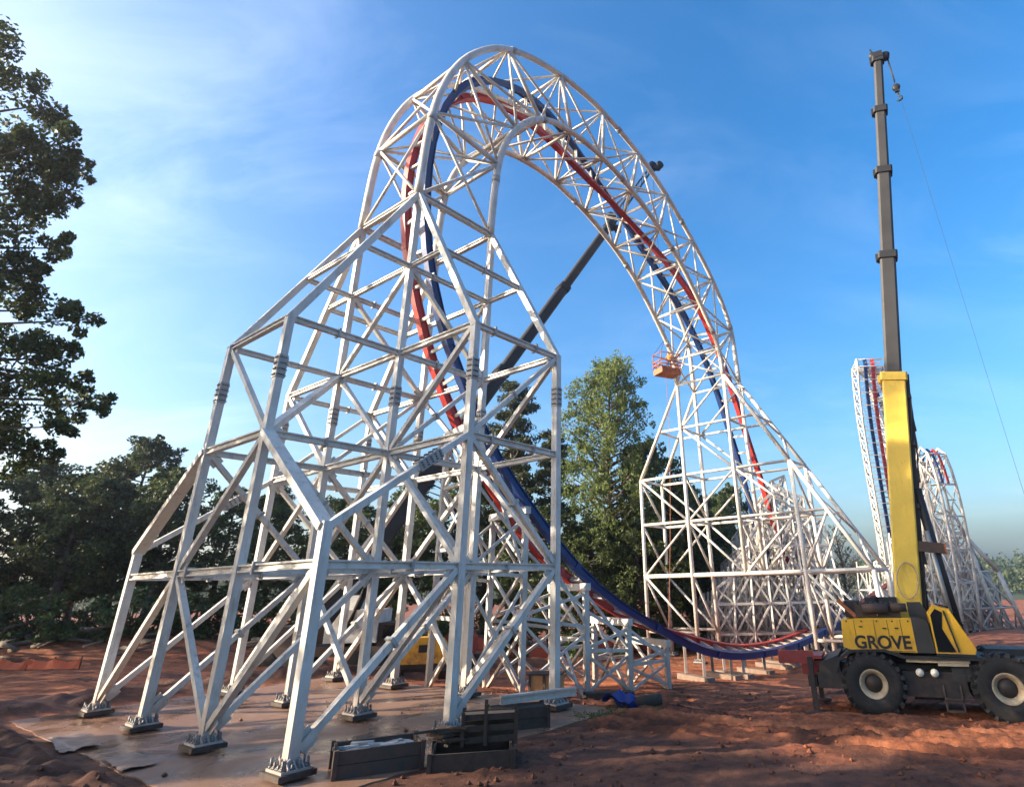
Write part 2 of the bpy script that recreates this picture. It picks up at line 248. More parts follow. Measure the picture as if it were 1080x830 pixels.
# left tower columns
for i in (1,2):
    for j in (1,2): column([W(U[i],VL[j],.1),W(U[i],VL[j],ZL[5])],splice=11.3)
    column([W(U[i],0,.1),W(U[i],0,ZL[3]),W(U[i],VL[1],ZL[5])],splice=11.4)
    column([W(U[i],VL[3],.1),W(U[i],VL[3],ZL[3]),W(U[i],VL[2],ZL[5])],splice=11.4)
for j in (1,2): column([W(0,VL[j],.1),W(0,VL[j],ZL[3]),W(U[1],VL[j],ZL[5])],splice=11.3)
for j,jj in ((0,1),(3,2)):
    c=column([W(0,VL[j],.1),W(0,VL[j],5.75)])
    for q,sp in ((W(0,VL[jj],ZL[2]),False),(W(U[1],VL[j],ZL[2]),True)):
        mb=MB(); p=W(0,VL[j],5.6); mb.beam(p,q,*((.27,.20) if sp else (.42,.22))); cs=part('corner_strut',mb,M['steel'],label='corner strut with a bolted splice' if sp else None)
        if sp:
            a=MB(); spl(a,p.lerp(q,.58),p.lerp(q,.75),.28,5); obj('bolted_splice',a,[M['splice'],M['bolt']],cs)
def hb(p,q,w=.20,h=.235,flange=None):
    mb=MB(); mb.ibeam(p,q,J(w),J(h)); o=part('horizontal_beam',mb,M['steel'])
    for t in (flange or ()):
        mb=MB(); p=Vector(p);q=Vector(q); d=(q-p).normalized(); c=p.lerp(q,t); mb.beam(c-d*.04,c+d*.04,w+.12,h+.12); obj('flange',mb,M['splice'],o)
z=ZL[1]
for u in U: hb(W(u,0,z),W(u,14,z),flange=(.25,.6))
for v in VL: hb(W(0,v,z-.02),W(U[2],v,z-.02),.19,.225,(.3,.72))
z=ZL[2]
hb(W(0,VL[1],z),W(0,VL[2],z))
for u in U[1:]: hb(W(u,0,z),W(u,14,z))
for j in range(4): hb(W(0 if j in (1,2) else U[1],VL[j],z-.02),W(U[2],VL[j],z-.02),.19,.225,(.22,.7))
z=ZL[3]
hb(W(0,VL[1],z),W(0,VL[2],z))
for u in U[1:]: hb(W(u,0,z),W(u,14,z),.2,.225)
for j in range(4): hb(W(0 if j in (1,2) else U[1],VL[j],z-.02),W(U[2],VL[j],z-.02),.19,.225,(.2,.7))
z=ZL[4]; s=(z-ZL[3])/(ZL[5]-ZL[3])
for u in U[1:]:
    hb(W(u,s*VL[1],z),W(u,14-s*VL[1],z),.17,.2)
hb(W(s*U[1],VL[1],z),W(s*U[1],VL[2],z),.17,.2)
for j in (1,2): hb(W(s*U[1],VL[j],z-.02),W(U[2],VL[j],z-.02),.18,.21,(.5,))
for v in (s*VL[1],14-s*VL[1]): hb(W(U[1],v,z),W(U[2],v,z),.18,.21,(.5,))
z=ZL[5]
for j in (1,2): hb(W(U[1],VL[j],z),W(U[2],VL[j],z),.24,.26)
for u in U[1:]: hb(W(u,VL[1],z-.02),W(u,VL[2],z-.02),.22,.25)
def db(p,q,w=.185,fl=None):
    p=Vector(p);q=Vector(q);d=(q-p).normalized(); mb=MB(); mb.beam(p+d*.2,q-d*.2,J(w),J(w*.92)); [mb.beam(e,e+g*.42,.03,w*2.3,(DUv if abs(d.dot(DUv))>.3 else DVv)) for e,g in ((p+d*.22,d),(q-d*.22,-d))]; o=part('diagonal_brace',mb,M['steel'])
    if fl:
        mb=MB(); c=p.lerp(q,fl); mb.beam(c-d*.05,c+d*.05,w+.12,w+.12); obj('flange',mb,M['splice'],o)
for j in range(4):
    for i in (0,1): db(W(U[i],VL[j],.45),W(U[i+1],VL[j],ZL[1]),.20,.52)
    if j in (1,2): db(W(0,VL[j],ZL[2]),W(U[1],VL[j],ZL[1]),.19,.5)
    db(W(U[1],VL[j],ZL[2]),W(U[2],VL[j],ZL[1]),.19,.5)
    db(W(U[1],VL[j],ZL[2]),W(U[2],VL[j],ZL[3]),.185,.45)
for i in range(3):
    u=U[i]
    db(W(u,VL[1],.45),W(u,0,ZL[1]),.20); db(W(u,VL[2],ZL[1]),W(u,VL[1],.45),.195); db(W(u,VL[2],ZL[1]),W(u,VL[3],.45),.20)
    db(W(u,VL[2],ZL[1]),W(u,VL[1],ZL[2]),.195); db(W(u,VL[2],ZL[3]),W(u,VL[1],ZL[2]),.185)
    if i:
        db(W(u,VL[1],ZL[2]),W(u,0,ZL[3]),.20); db(W(u,VL[2],ZL[2]),W(u,14,ZL[3]),.20)
        db(W(u,VL[2],ZL[3]),W(u,VL[1],ZL[4]),.19); db(W(u,VL[1],ZL[2]),W(u,0,ZL[1]),.19); db(W(u,VL[2],ZL[2]),W(u,14,ZL[1]),.19)
for j in (1,2): db(W(U[1],VL[j],ZL[4]),W(U[2],VL[j],ZL[3]),.19); 
db(W(0,VL[1],ZL[2]),W(U[1],VL[2],ZL[3]),.26)
# arch chords
def rs(L,n):
    d=[0]
    for a,b in zip(L,L[1:]): d.append(d[-1]+math.dist(a,b))
    xs=np.linspace(0,d[-1],n); return [(float(np.interp(t,d,[p[0] for p in L])),float(np.interp(t,d,[p[1] for p in L]))) for t in xs]
for L,nm in ((OUTER,'outer'),(INNER,'inner')):
    for j in (1,2):
        pts=[W(a,VL[j],b) for a,b in rs(L,60)]
        mb=MB(); mb.path(pts,.205,12,DVv); o=part('chord',mb,M['steel'])
        for t in (5,17,30,41,53):
            mb=MB(); d=(pts[t+1]-pts[t]).normalized(); mb.tube(pts[t]-d*.02,pts[t]+d*.42,.23,12); obj('flange',mb,M['splice'],o)
NO=[W(a,VL[1],b) for a,b in ON]; NI=[W(a,VL[1],b) for a,b in IN]
D12=DVv*(VL[2]-VL[1])
def tb(name,p,q,r,n=8):
    mb=MB(); mb.tube(p,q,J(r),n); return part(name,mb,M['steel'])
for k in range(12):
    for j in (0,1):
        d=D12*j
        if 0<k<11: tb('web_post',NO[k]+d,NI[k]+d,.14 if k<6 else .125)
        if k<11:
            r=.092
            tb('web_brace',NO[k]+d,NI[k+1]+d,r); tb('web_brace',NI[k]+d,NO[k+1]+d,r*.92)
    if 0<k<11:
        tb('cross_strut',NO[k],NO[k]+D12,.125); tb('cross_strut',NI[k],NI[k]+D12,.115)
    if k<11:
        tb('web_brace',NO[k],NO[k+1]+D12,.09); tb('web_brace',NO[k+1],NO[k]+D12,.085)
        if k>0: tb('web_brace',NI[k],NI[k+1]+D12,.09); tb('web_brace',NI[k+1],NI[k]+D12,.085)
# ---- rails
Rp=[W(*p) for p in RED]; Bp=[W(*p) for p in BLU]
def nearest(p,L): return min(L,key=lambda q:(q-p).length_squared)
def rail(P,O,m,label):
    ups=[]
    for i,p in enumerate(P):
        d=(P[min(i+1,len(P)-1)]-P[max(i-1,0)]).normalized(); s=nearest(p,O)-p; s-=d*s.dot(d); s.normalize()
        n=s.cross(d); 
        if ups and n.dot(ups[-1])<0: n=-n
        ups.append(n)
    a,b=.21,.205
    t=.05;c=a-.07
    mb=MB(); mb.sweep(P,[(-a,-b),(a,-b),(a,-b+t),(c,-b+t),(c,b-t),(a,b-t),(a,b),(-a,b),(-a,b-t),(-c,b-t),(-c,-b+t),(-a,-b+t)],ups)
    o=part('rail',mb,m,label=label)
    for i in range(3,len(P)-3,4):
        d=(P[i+1]-P[i]).normalized(); mb=MB(); mb.beam(P[i]-d*.14,P[i]+d*.14,2*a+.02,2*b+.02,ups[i]); obj('rail_joint',mb,m,o)
    return o,ups
r1,upR=rail(Rp,Bp,M['red'],'red rail of the track'); r2,_u=rail(Bp,Rp,M['blue'],'blue rail of the track')
# ---- cross ties
L=0;last=-9; acc=[0]
for i in range(1,len(Rp)): acc.append(acc[-1]+(Rp[i]-Rp[i-1]).length)
t=1.0;nt=0
while t<acc[-1]-1 and nt<99:
    i=max(1,next(k for k in range(len(acc)) if acc[k]>=t)); p=Rp[i-1].lerp(Rp[i],(t-acc[i-1])/(acc[i]-acc[i-1])); q=nearest(p,[Bp[k].lerp(Bp[k+1],f) for k in range(len(Bp)-1) for f in (0,.33,.66)])
    d=(q-p).normalized(); tan=(Rp[i]-Rp[i-1]).normalized(); n=d.cross(tan).normalized()
    mb=MB(); mb.ibeam(p+d*.05,q-d*.05,.15,.18,n,.03); part('cross_tie',mb,M['steel']); t+=1.75; nt+=1
# ---- hangers carrying the track inside the arch
allO=[W(a,7.03,b) for a,b in rs(OUTER,80)]
for k in range(1,11):
    c0=(NO[k]+NI[k])/2+D12/2
    for P in (Rp,Bp):
        p=nearest(c0,P); side=(p-c0).dot(DVv)
        for s in (0,1):
            e=NI[k]+D12*s if P is Rp else NO[k]+D12*s
            mb=MB(); mb.tube(e,p,.075,6); part('track_hanger',mb,M['steel'])
# ================= right tower =================
UR=[37.25,40.95]; VR=[-4.69,0,4.69,9.37,14.0]; ZR=[0,4.6,8.85,12.75,16.9,20.95]
def cp(*p): return W(*p)
def gz(u,v): q=W(u,v,0); return G0(q.x,q.y)
for u in UR:
    utop={0:37.1,1:40.4}[UR.index(u)]
    T=lambda v:W(utop,v,ZR[5])
    column([W(u,VR[3],gz(u,VR[3])),T(VR[3])],.33,True,rnd_=True)
    column([W(u,VR[2],ZR[1]),T(VR[2])],.33,False,rnd_=True,label='column that stops at the lowest beam above the track')
    column([W(u,VR[4],gz(u,VR[4])),W(u,VR[4],ZR[3]),T(VR[3])],.31,True,rnd_=True)
    column([W(u,VR[1],gz(u,VR[1])),W(u,VR[1],ZR[3])],.33,True,rnd_=True)
    column([W(u,VR[0],gz(u,VR[0])),W(u,VR[0],ZR[1]),W(u,VR[1],ZR[3]),T(VR[2])],.33,True,rnd_=True,label='long sloping leg')
    def hr(a,b,r=.115): tb('horizontal_beam',a,b,r)
    hr(W(u,VR[0],ZR[1]),W(u,VR[4],ZR[1]),.16)
    hr(W(u,-2.3,ZR[2]),W(u,VR[4],ZR[2])); hr(W(u,VR[1],ZR[3]),W(u,VR[4],ZR[3]))
    f=(ZR[4]-ZR[3])/(ZR[5]-ZR[3]); hr(W(u,VR[1]+4.69*f,ZR[4]),W(u,VR[4]-4.63*f,ZR[4])); hr(T(VR[2]),T(VR[3]))
    hr(W(u,VR[3],.35),W(u,VR[4],.35)); hr(W(u,VR[0],.1),W(u,VR[1],.1))
    D=lambda a,b:tb('diagonal_brace',a,b,.10)
    q=lambda j,k:W(u,VR[j],ZR[k])
    for a,b in (((4,3),(3,2)),((3,2),(4,1)),((2,3),(3,2)),((3,4),(2,3)),((3,4),(2,5)),((3,2),(2,1)),((1,2),(2,1)),((2,3),(1,2))): D(q(*a),q(*b))
    D(q(4,1),W(u,VR[3],.2)); D(q(1,1),W(u,VR[0],-.6)); D(W(u,-2.3,ZR[2]),q(1,1)); 
for j in range(5):
    for k in range(1,5):
        if (j==0 and k>1): continue
        v=VR[j]; 
        if k==4 and j in (1,4): v=VR[j]+(4.69*f if j==1 else -4.63*f)
        tb('horizontal_beam',W(UR[0],v,ZR[k]),W(UR[1],v,ZR[k]),.11)
        if k<4 and not (j==2 and k==0): 
            if j!=2 or k>0: tb('diagonal_brace',W(UR[0],v,ZR[k]),W(UR[1],VR[j] if k<3 else v,ZR[k-1] if (j!=2 or k>1) else ZR[k]),.10) if not(j==2 and k==1) else None
for k in range(3): tb('diagonal_brace',W(UR[k%2],-4.69+4.69*k/3*1,4.6+8.15*k/3),W(UR[1-k%2],-4.69+4.69*(k+1)/3,4.6+8.15*(k+1)/3),.085)
for k in range(3): tb('diagonal_brace',W(UR[k%2],4.69*k/3,12.75+8.15*k/3),W(UR[1-k%2],4.69*(k+1)/3,12.75+8.15*(k+1)/3),.085)
# ================= trestle bents under the low track =================
CEN=[]
for p in Rp:
    q=nearest(p,Bp); CEN.append(((p+q)/2,(q-p)))
def uvz(p): a=UV(p.x,p.y); return a[0],a[1],p.z
stations=[]
tgt=[9.9,12.4,15.4,18.4,22.0]
for tu in tgt:
    k=min((i for i in range(len(CEN)) if CEN[i][0].z<14 and i<60),key=lambda i:abs(uvz(CEN[i][0])[0]-tu)); stations.append(CEN[k])
prev=None
for c,s in stations:
    s=Vector((s.x,s.y,0)).normalized(); 
    top=c.z-.62
    a=c+s*1.75; b=c-s*1.75; ga=G0(a.x,a.y); gb=G0(b.x,b.y)
    if top-max(ga,gb)<.3: top=max(ga,gb)+.35
    at=Vector((a.x,a.y,top));bt=Vector((b.x,b.y,top)); a0=Vector((a.x,a.y,ga-.1));b0=Vector((b.x,b.y,gb-.1))
    mb=MB(); mb.beam(at+s*.25-ZV*.2,bt-s*.25-ZV*.2,.27,.33)
    bent=part('trestle_bent',mb,M['steel'])
    h=top-min(ga,gb)
    
    for x_,y_ in ((a0,at),(b0,bt)): mb=MB(); mb.beam(x_,y_-ZV*.37,.24,.24,s); obj('bent_post',mb,M['steel'],bent)
    if h>1.2:
        mb=MB(); n=max(1,round(h/3.0))
        for i in range(n):
            f0=i/n;f1=(i+1)/n*.97
            mb.beam(a0.lerp(at,f0),b0.lerp(bt,f1),.13,.13); mb.beam(b0.lerp(bt,f0),a0.lerp(at,f1),.125,.125)
            if i: mb.beam(a0.lerp(at,f0),b0.lerp(bt,f0),.16,.16)
        obj('bent_bracing',mb,M['steel'],bent)
    if prev:
        pa,pb,pat,pbt,ph=prev; hm=min(h,ph)
        if hm>1.0:
            for (x0,x1,y0,y1) in ((pa,pat,a0,at),(pb,pbt,b0,bt)):
                mb=MB()
                mb.beam(x0+ZV*.3,y0+ZV*hm*.55,.12,.12); mb.beam(x0+ZV*hm*.55,y0+ZV*.3,.115,.115); mb.beam(x0+ZV*hm*.6,y0+ZV*hm*.6,.15,.15)
                mb.beam(x0+ZV*(hm*.62),y1-ZV*.5,.12,.12); mb.beam(x1-ZV*.5,y0+ZV*(hm*.62),.115,.115); mb.beam(x1.lerp(x0,.25),y1.lerp(y0,.25),.11,.11); 
                obj('longitudinal_bracing',mb,M['steel'],bent)
    prev=(a0,b0,at,bt,h)
for i in range(14):
    k=min((i_ for i_ in range(len(CEN)) if i_<45),key=lambda q:abs(uvz(CEN[q][0])[0]-(26.5+2.6*i))); c,s=CEN[k]; s=Vector((s.x,s.y,0)).normalized(); g_=G0(c.x,c.y)
    mb=MB(); mb.beam(Vector((c.x,c.y,g_+.12))+s*1.5,Vector((c.x,c.y,g_+.12))-s*1.5,.55,.3); ft=part('track_footing',mb,M['concrete'])
    for t_ in (-.9,.9): mb=MB(); q_=c+s*t_; mb.beam(Vector((q_.x,q_.y,g_+.3)),Vector((q_.x,q_.y,max(g_+.5,c.z-.1))),.16,.16); obj('footing_post',mb,M['bolt'] if i%2 else M['steel'],ft)
# ================= dense trestle behind the right tower =================
def lattice_trestle(root,x0,x1,y0,y1,zb,prof,nx,ny,dz,r=.10,m=None):
    # prof(fx)->top height; a thicket of bents with cross bracing, each bent one mesh
    m=m or M['steel']
    for j in range(ny):
        y=y0+(y1-y0)*j/(ny-1); mb=MB(); mbr=MB()
        P=[]
        for i in range(nx):
            fx=i/(nx-1); x=x0+(x1-x0)*fx; t=prof(fx,j/(ny-1)); lean=(.5-fx)*3.4*(t-zb)/18
            a=Vector((x,y,zb));b=Vector((x+lean,y,t)); P.append((a,b)); mb.beam(a,b,r*1.9,r*1.9,DUv)
        for i in range(nx-1):
            (a,b),(c,d)=P[i],P[i+1]; n=max(1,int(min(b.z,d.z)-zb)//int(dz))
            for k in range(n):
                za=zb+dz*k; zc=zb+dz*(k+1)
                def on(l,zz): return l[0].lerp(l[1],min(1,(zz-l[0].z)/max(.1,l[1].z-l[0].z)))
                mbr.beam(on(P[i],za),on(P[i+1],zc),r*1.7,r*1.7)
                if (i+j+k)%3: mbr.beam(on(P[i],zc),on(P[i+1],za),r*1.6,r*1.6)
                mbr.beam(on(P[i],zc),on(P[i+1],zc),r*2.2,r*2.2)
        o=obj('trestle_bent',mb,m,root); obj('bent_bracing',mbr,m,o)
        if j:
            for i in range(nx):
                mbl=MB()
                a,b=P[i];c,d=pP[i]; n=max(1,int(min(b.z,d.z)-zb)//int(dz))
                for k in range(n):
                    f=lambda l,zz:l[0].lerp(l[1],min(1,(zz-l[0].z)/max(.1,l[1].z-l[0].z)))
                    za=zb+dz*k;zc=za+dz
                    mbl.beam(f(pP[i],za),f(P[i],zc),r*1.5,r*1.5); mbl.beam(f(pP[i],zc),f(P[i],zc),r*1.9,r*1.9)
                    if (i+k)%2: mbl.beam(f(pP[i],zc),f(P[i],za),r*1.4,r*1.4)
                obj('longitudinal_bracing',mbl,m,o)
        pP=P
t2=thing('coaster_trestle','dense grey lattice trestle of crossing steel bents seen through the right tower','trestle',(16,64,-2.6))
lattice_trestle(t2,9.6,21.8,57,71,-2.6,lambda fx,fy:(4+9.5*max(0,1-abs(fx-.66)/.66))*(1-.22*fy)+(.6 if fx>.3 else -.5),8,7,2.4,.09,M['steel'])
# ================= far coaster hills =================
def ribbon_hill(name,label,cen,lat,wid,dep_dir,dep,m_edge,n_lat,rr=.14,rails=((-.9,'blue'),(.9,'red')),rw=.26,rail_to=1.0):
    # cen: centre-line points of the track; a box truss of four chords round two rails
    root=thing(name,label,'coaster hill',(cen[0][0],cen[0][1],cen[0][2]))
    P=[Vector(p) for p in cen]; L=Vector(lat)
    N=len(P); nor=[]
    for i in range(N):
        d=(P[min(i+1,N-1)]-P[max(i-1,0)]).normalized(); nor.append(d.cross(L).normalized())
    off=[P[i]+nor[i]*dep for i in range(N)]
    for s in (-1,1):
        for Q in (P,off):
            mb=MB(); mb.path([q+L*s*wid/2 for q in Q],rr,8,L); obj('chord',mb,m_edge,root)
    for s,c in rails:
        K=int(N*rail_to); mb=MB(); mb.sweep([P[i]+L*s+nor[i]*(-.15) for i in range(K)],[(-rw,-rw*.8),(rw,-rw*.8),(rw,rw*.8),(-rw,rw*.8)],nor[:K]); obj('rail',mb,M[c],root)
    st=max(1,N//n_lat); k=0
    for i in range(0,N-st,st):
        mb=MB(); a0,a1=P[i],P[i+st];b0,b1=off[i],off[i+st]; h=L*wid/2; r=rr*.5
        for s in (-1,1):
            mb.tube(a0+h*s,b0+h*s,r,6); mb.tube(a0+h*s,b1+h*s,r,6); mb.tube(b0+h*s,a1+h*s,r,6)
        mb.tube(a0-h,a0+h,r,6); mb.tube(b0-h,b0+h,r,6); mb.tube(b0-h,b1+h,r*.9,6); mb.tube(b0+h,b1-h,r*.85,6)
        mb.ibeam(a0-h*.95,a0+h*.95,.13,.16); c=(a0+a1)/2; mb.ibeam(c-h*.5,c+h*.5,.1,.12)
        obj('web_bracing',mb,M['steel'],root)
    return root
# tall drop behind the crane: the lattice hangs over, then falls towards us
HL=[[46.01,96.7,39.78],[46.2,98.14,36.9],[46.58,99.87,33.58],[47.22,102.01,29.81],[48.07,104.27,26.03],[49.13,106.98,21.42],[50.45,110.26,15.97],[51.83,113.69,10.44],[53.05,117.16,4.8],[54.1,120.68,-0.94]]
def resamp(L,n):
    d=[0]
    for a,b in zip(L,L[1:]): d.append(d[-1]+math.dist(a,b))
    return [tuple(float(np.interp(t,d,[p[k] for p in L])) for k in range(3)) for t in np.linspace(0,d[-1],n)]
cen=resamp([(63.5,124,8),(60.5,118,22),(57,111,33),(52.5,104,39.2),(49.6,99.6,41.0)]+[(a+2.7,b+.3,c) for a,b,c in HL],42)
hill1=ribbon_hill('coaster_hill','tall narrow white lattice coaster drop with blue and red rails behind the yellow crane boom',cen,(1,0,0),5.4,(0,1,0),-2.3,M['steel'],22,.17,((-1.25,'blue'),(.05,'red')))
def legset(root,x0,x1,y,zb,zt,n,lean=0,r=.2):
    mbp=MB()
    P=[]
    for s,x in ((0,x0),(1,x1)):
        a=Vector((x,y,zb));b=Vector((x+(lean if s==0 else -lean),y,zt)); P.append((a,b)); mb=MB(); mb.tube(a,b,r,10); obj('support_leg',mb,M['steel'],root)
    for k in range(n):
        f0,f1=k/n,(k+1)/n; mbp.tube(P[0][0].lerp(P[0][1],f0),P[1][0].lerp(P[1][1],f1),r*.55,6); mbp.tube(P[1][0].lerp(P[1][1],f0),P[0][0].lerp(P[0][1],f1),r*.52,6); mbp.tube(P[0][0].lerp(P[0][1],f1),P[1][0].lerp(P[1][1],f1),r*.6,6)
    obj('leg_bracing',mbp,M['steel'],root)
legset(hill1,52.5,57.5,121,-3,7,2)
# lower hill at the right edge: a lattice hump seen nearly end-on, standing on spreading legs
cen=resamp([(41.5,88,-2),(40.6,84,5),(39.6,77,12),(38.9,71,16.4),(38.5,68.6,17.7),(38.2,67.2,17.9),(38.2,66.5,17.2),(38.4,66.4,16.0),(38.61,66.52,14.4),(38.83,66.8,12.2),(38.94,67.1,10.0),(39.04,67.5,7.8),(39.11,68,4.95),(39.16,68.8,1.5),(39.2,69.6,-1.6)],30)
hill2=ribbon_hill('coaster_hill','low white lattice coaster hump on spreading legs right of the yellow crane',cen,Vector((.95,.30,0)).normalized(),2.5,(0,1,0),-1.7,M['steel'],15,.15,((-.42,'blue'),(.42,'red')),.11,.72)
def leg(pts,r=.24):
    mb=MB()
    for a,b in zip(pts,pts[1:]): mb.tube(a,b,r,10)
    obj('support_leg',mb,M['steel'],hill2)
for n_,(dx,dy) in enumerate(((0,0),(.7,3.6),(1.4,7.2),(2.1,10.8))):
    S=lambda x,y,z:Vector((x+dx,y+dy,z))
    A=[S(41.2,69.9,8.2),S(44.1,70.4,4.5),S(46.1,71.0,-2.9)]; B=[S(40.2,69.7,11.5),S(41.2,69.9,8.2),S(43.2,70.6,-3.2)]; Cc=[S(37.6,69.4,13.0),S(37.6,69.5,8.2),S(39.0,70.0,-3.6)]
    leg(A); leg(B,.2); leg(Cc,.2)
    def on(P,z):
        for a,b in zip(P,P[1:]):
            if b.z<=z<=a.z: return a.lerp(b,(a.z-z)/(a.z-b.z))
        return P[-1]
    mb=MB()
    for z0,z1 in ((-2.8,.8),(.8,4.5),(4.5,8.1)):
        for P,Q in ((A,B),(B,Cc)):
            mb.tube(on(P,z0),on(Q,z1),.10,6); mb.tube(on(P,z1),on(Q,z1),.11,6)
            if P is B: mb.tube(on(Q,z0),on(P,z1),.095,6)
    for k in range(3): mb.tube(on(B,8.2+k),on(Cc,9.2+k),.08,6); mb.tube(on(Cc,8.2+k),on(B,9.2+k),.078,6)
    obj('leg_bracing',mb,M['steel'],hill2)
    if n_:
        mb=MB()
        for P,Q in ((A,pA),(B,pB),(Cc,pC)):
            for z0,z1 in ((-2.8,.8),(.8,4.5),(4.5,8.1)): mb.tube(on(P,z0),on(Q,z1),.09,6); mb.tube(on(P,z1),on(Q,z1),.10,6)
        obj('longitudinal_bracing',mb,M['steel'],hill2)
    pA,pB,pC=A,B,Cc
lattice_trestle(hill2,36.6,44.6,71.6,81,-3.3,lambda fx,fy:11-6.5*fx**1.6-1.5*fy,7,5,2.0,.095)
lattice_trestle(hill2,35.6,42.0,82,94,-3.4,lambda fx,fy:9-2*fx-4*fy,5,4,3,.075)
# ================= yellow crane =================
yaw=math.atan2(AX.y,AX.x)
crane=thing('mobile_crane','yellow four wheeled mobile crane with its long telescopic boom raised steeply','crane',CR0,yaw)
def cpart(name,mb,m,parent=None,label=None): return obj(name,mb,m,parent or crane,label,local=True)
def wheel(x,y,side):
    mb=MB(); r=.98;w=.36
    mb.lathe((x,y,r),(0,side,0),[(-w,.44),(-w*1.05,.62),(-w,.80),(-w+.05,.92),(-w+.12,.955),(w-.12,.955),(w-.05,.92),(w,.80),(w*1.05,.62),(w*.9,.47),(w*.8,.44)],40)
    for k in range(22):
        for s in (-1,1):
            a=2*math.pi*(k+(.5 if s>0 else 0))/22
            rot=Matrix.Rotation(-a,4,'Y')
            c=Vector((x+math.sin(a)*.955,y+s*.19,r+math.cos(a)*.955)); mb.box(c,(.15,.37,.12),rot=Matrix.Rotation(a,4,'Y')@Matrix.Rotation(s*.5,4,'Z'))
    t=cpart('tyre',mb,M['tyre'])
    mb=MB(); mb.lathe((x,y,r),(0,side,0),[(w*.5,.0),(w*.5,.22),(w*.3,.25),(w*.3,.3)],32); cpart('wheel_hub',mb,M['darkgrey'],t)
    mb=MB(); mb.lathe((x,y,r),(0,side,0),[(w*.3,.28),(w*.6,.32),(w*.8,.39),(w*.93,.445),(w*.8,.46)],36); cpart('rim',mb,M['tan'],t)
for x in (0,3.95):
    wheel(x,.36,-1); wheel(x,2.5,1)
def prof_box(pts,y0,y1,mb=None):
    mb=mb or MB(); n=len(pts)
    vs=[(x,y0,z) for x,z in pts]+[(x,y1,z) for x,z in pts]
    return mb.add(vs,[tuple(range(n-1,-1,-1)),tuple(range(n,2*n))]+[(i,(i+1)%n,n+(i+1)%n,n+i) for i in range(n)])
mb=MB(); prof_box([(-2.2,.85),(5.9,.85),(6.2,1.2),(6.2,1.55),(-2.2,1.55)],.75,2.1,mb)
mb.box((1.95,1.43,.72),(1.5,1.2,.5)); mb.box((1.9,.55,1.0),(1.9,.5,.75)); mb.box((1.95,2.4,1.1),(1.9,.4,.7)); cpart('chassis',mb,M['darkgrey'])
mb=MB(); prof_box([(1.15,1.86),(5.5,1.86),(6.1,1.78),(6.1,1.70),(5.4,1.75),(1.15,1.76)],.0,2.86,mb)
prof_box([(-1.2,1.35),(-1.05,1.72),(-.6,2.02),(.55,2.05),(1.15,1.86),(1.15,1.76),(.5,1.97),(-.55,1.94),(-.98,1.66),(-1.1,1.35)],.0,.75,mb)
prof_box([(-1.2,1.35),(-1.05,1.72),(-.6,2.02),(.55,2.05),(1.15,1.86),(1.15,1.76),(.5,1.97),(-.55,1.94),(-.98,1.66),(-1.1,1.35)],2.1,2.86,mb)
cpart('deck_and_fenders',mb,M['darkgrey'])
mb=MB(); mb.box((2.1,.12,1.72),(1.9,.10,.10)); mb.box((2.55,.14,1.62),(.9,.08,.09)); cpart('side_rail',mb,M['tan'])
mb=MB()
for i in range(4):
    for k in range(2): mb.box((2.75+.28*i,.28,1.25+.2*k),(.22,.03,.1))
mb.box((3.15,.30,1.37),(1.35,.03,.5)); cpart('engine_grille',mb,M['grey'])
for x in (1.5,1.95):
    mb=MB(); mb.lathe((x,.25,1.35),(0,-1,0),[(0,.0),(0,.13),(.08,.12),(.11,.0)],16); cpart('headlight',mb,M['lamp'])
# step ladder below the chassis
mb=MB()
for z in (.28,.62): mb.box((2.35,.2,z),(.5,.25,.05))
for x in (2.1,2.6): mb.beam((x,.2,.25),(x+.03,.3,1.0),.05,.05)
cpart('access_step',mb,M['rust'])
mb=MB(); mb.lathe((1.43,1.43,1.55),(0,0,1),[(0,0),(0,.95),(.35,.95),(.35,0)],32); cpart('slew_ring',mb,M['black'])
# superstructure with rounded counterweight
top=[(-.78,2.1),(-.72,2.95),(-.15,3.02),(1.556,3.02),(1.556,1.95),(-.45,1.98)]
mb=MB(); prof_box(top,.12,2.75,mb); body=cpart('superstructure',mb,M['yellow'])
mb=MB(); prof_box([(1.56,1.95),(1.56,3.03),(1.8,3.03),(2.05,2.9),(2.12,1.95)],.10,.9,mb); prof_box([(1.56,1.95),(1.56,3.5),(2.0,3.5),(2.3,2.9),(2.3,1.95)],1.0,2.7,mb); cpart('side_panel',mb,M['grey'])
for q in ((-.25,.12),(.6,.12),(1.3,.12)): pass
mb=MB()
for k in range(5): mb.box((-.55+.5*k,.11,2.92),(.05,.02,.05))
mb.box((.35,.108,2.55),(.012,.01,.85)); cpart('panel_bolts',mb,M['black'],body)
cab=MB(); prof_box([(2.13,1.92),(2.13,3.15),(2.35,3.42),(2.78,3.30),(3.02,2.75),(3.32,2.1),(3.25,1.88)],.02,.98,cab); cabo=cpart('cab',cab,M['yellow'])
mb=MB(); prof_box([(2.18,2.0),(2.18,3.12),(2.36,3.32),(2.55,3.2),(2.45,2.7),(2.72,2.0)],.0,.05,mb); prof_box([(2.86,3.16),(3.06,2.74),(3.12,2.80),(2.92,3.20)],.1,.9,mb); prof_box([(2.4,3.44),(2.78,3.33),(2.8,3.36),(2.42,3.47)],.1,.9,mb); cpart('cab_window',mb,M['glass'],cabo)
mb=MB(); mb.beam((2.6,-.01,3.25),(2.8,-.01,2.0),.05,.05); mb.beam((2.12,0,1.92),(3.28,0,1.9),.08,.08); cpart('door_frame',mb,M['black'],cabo)
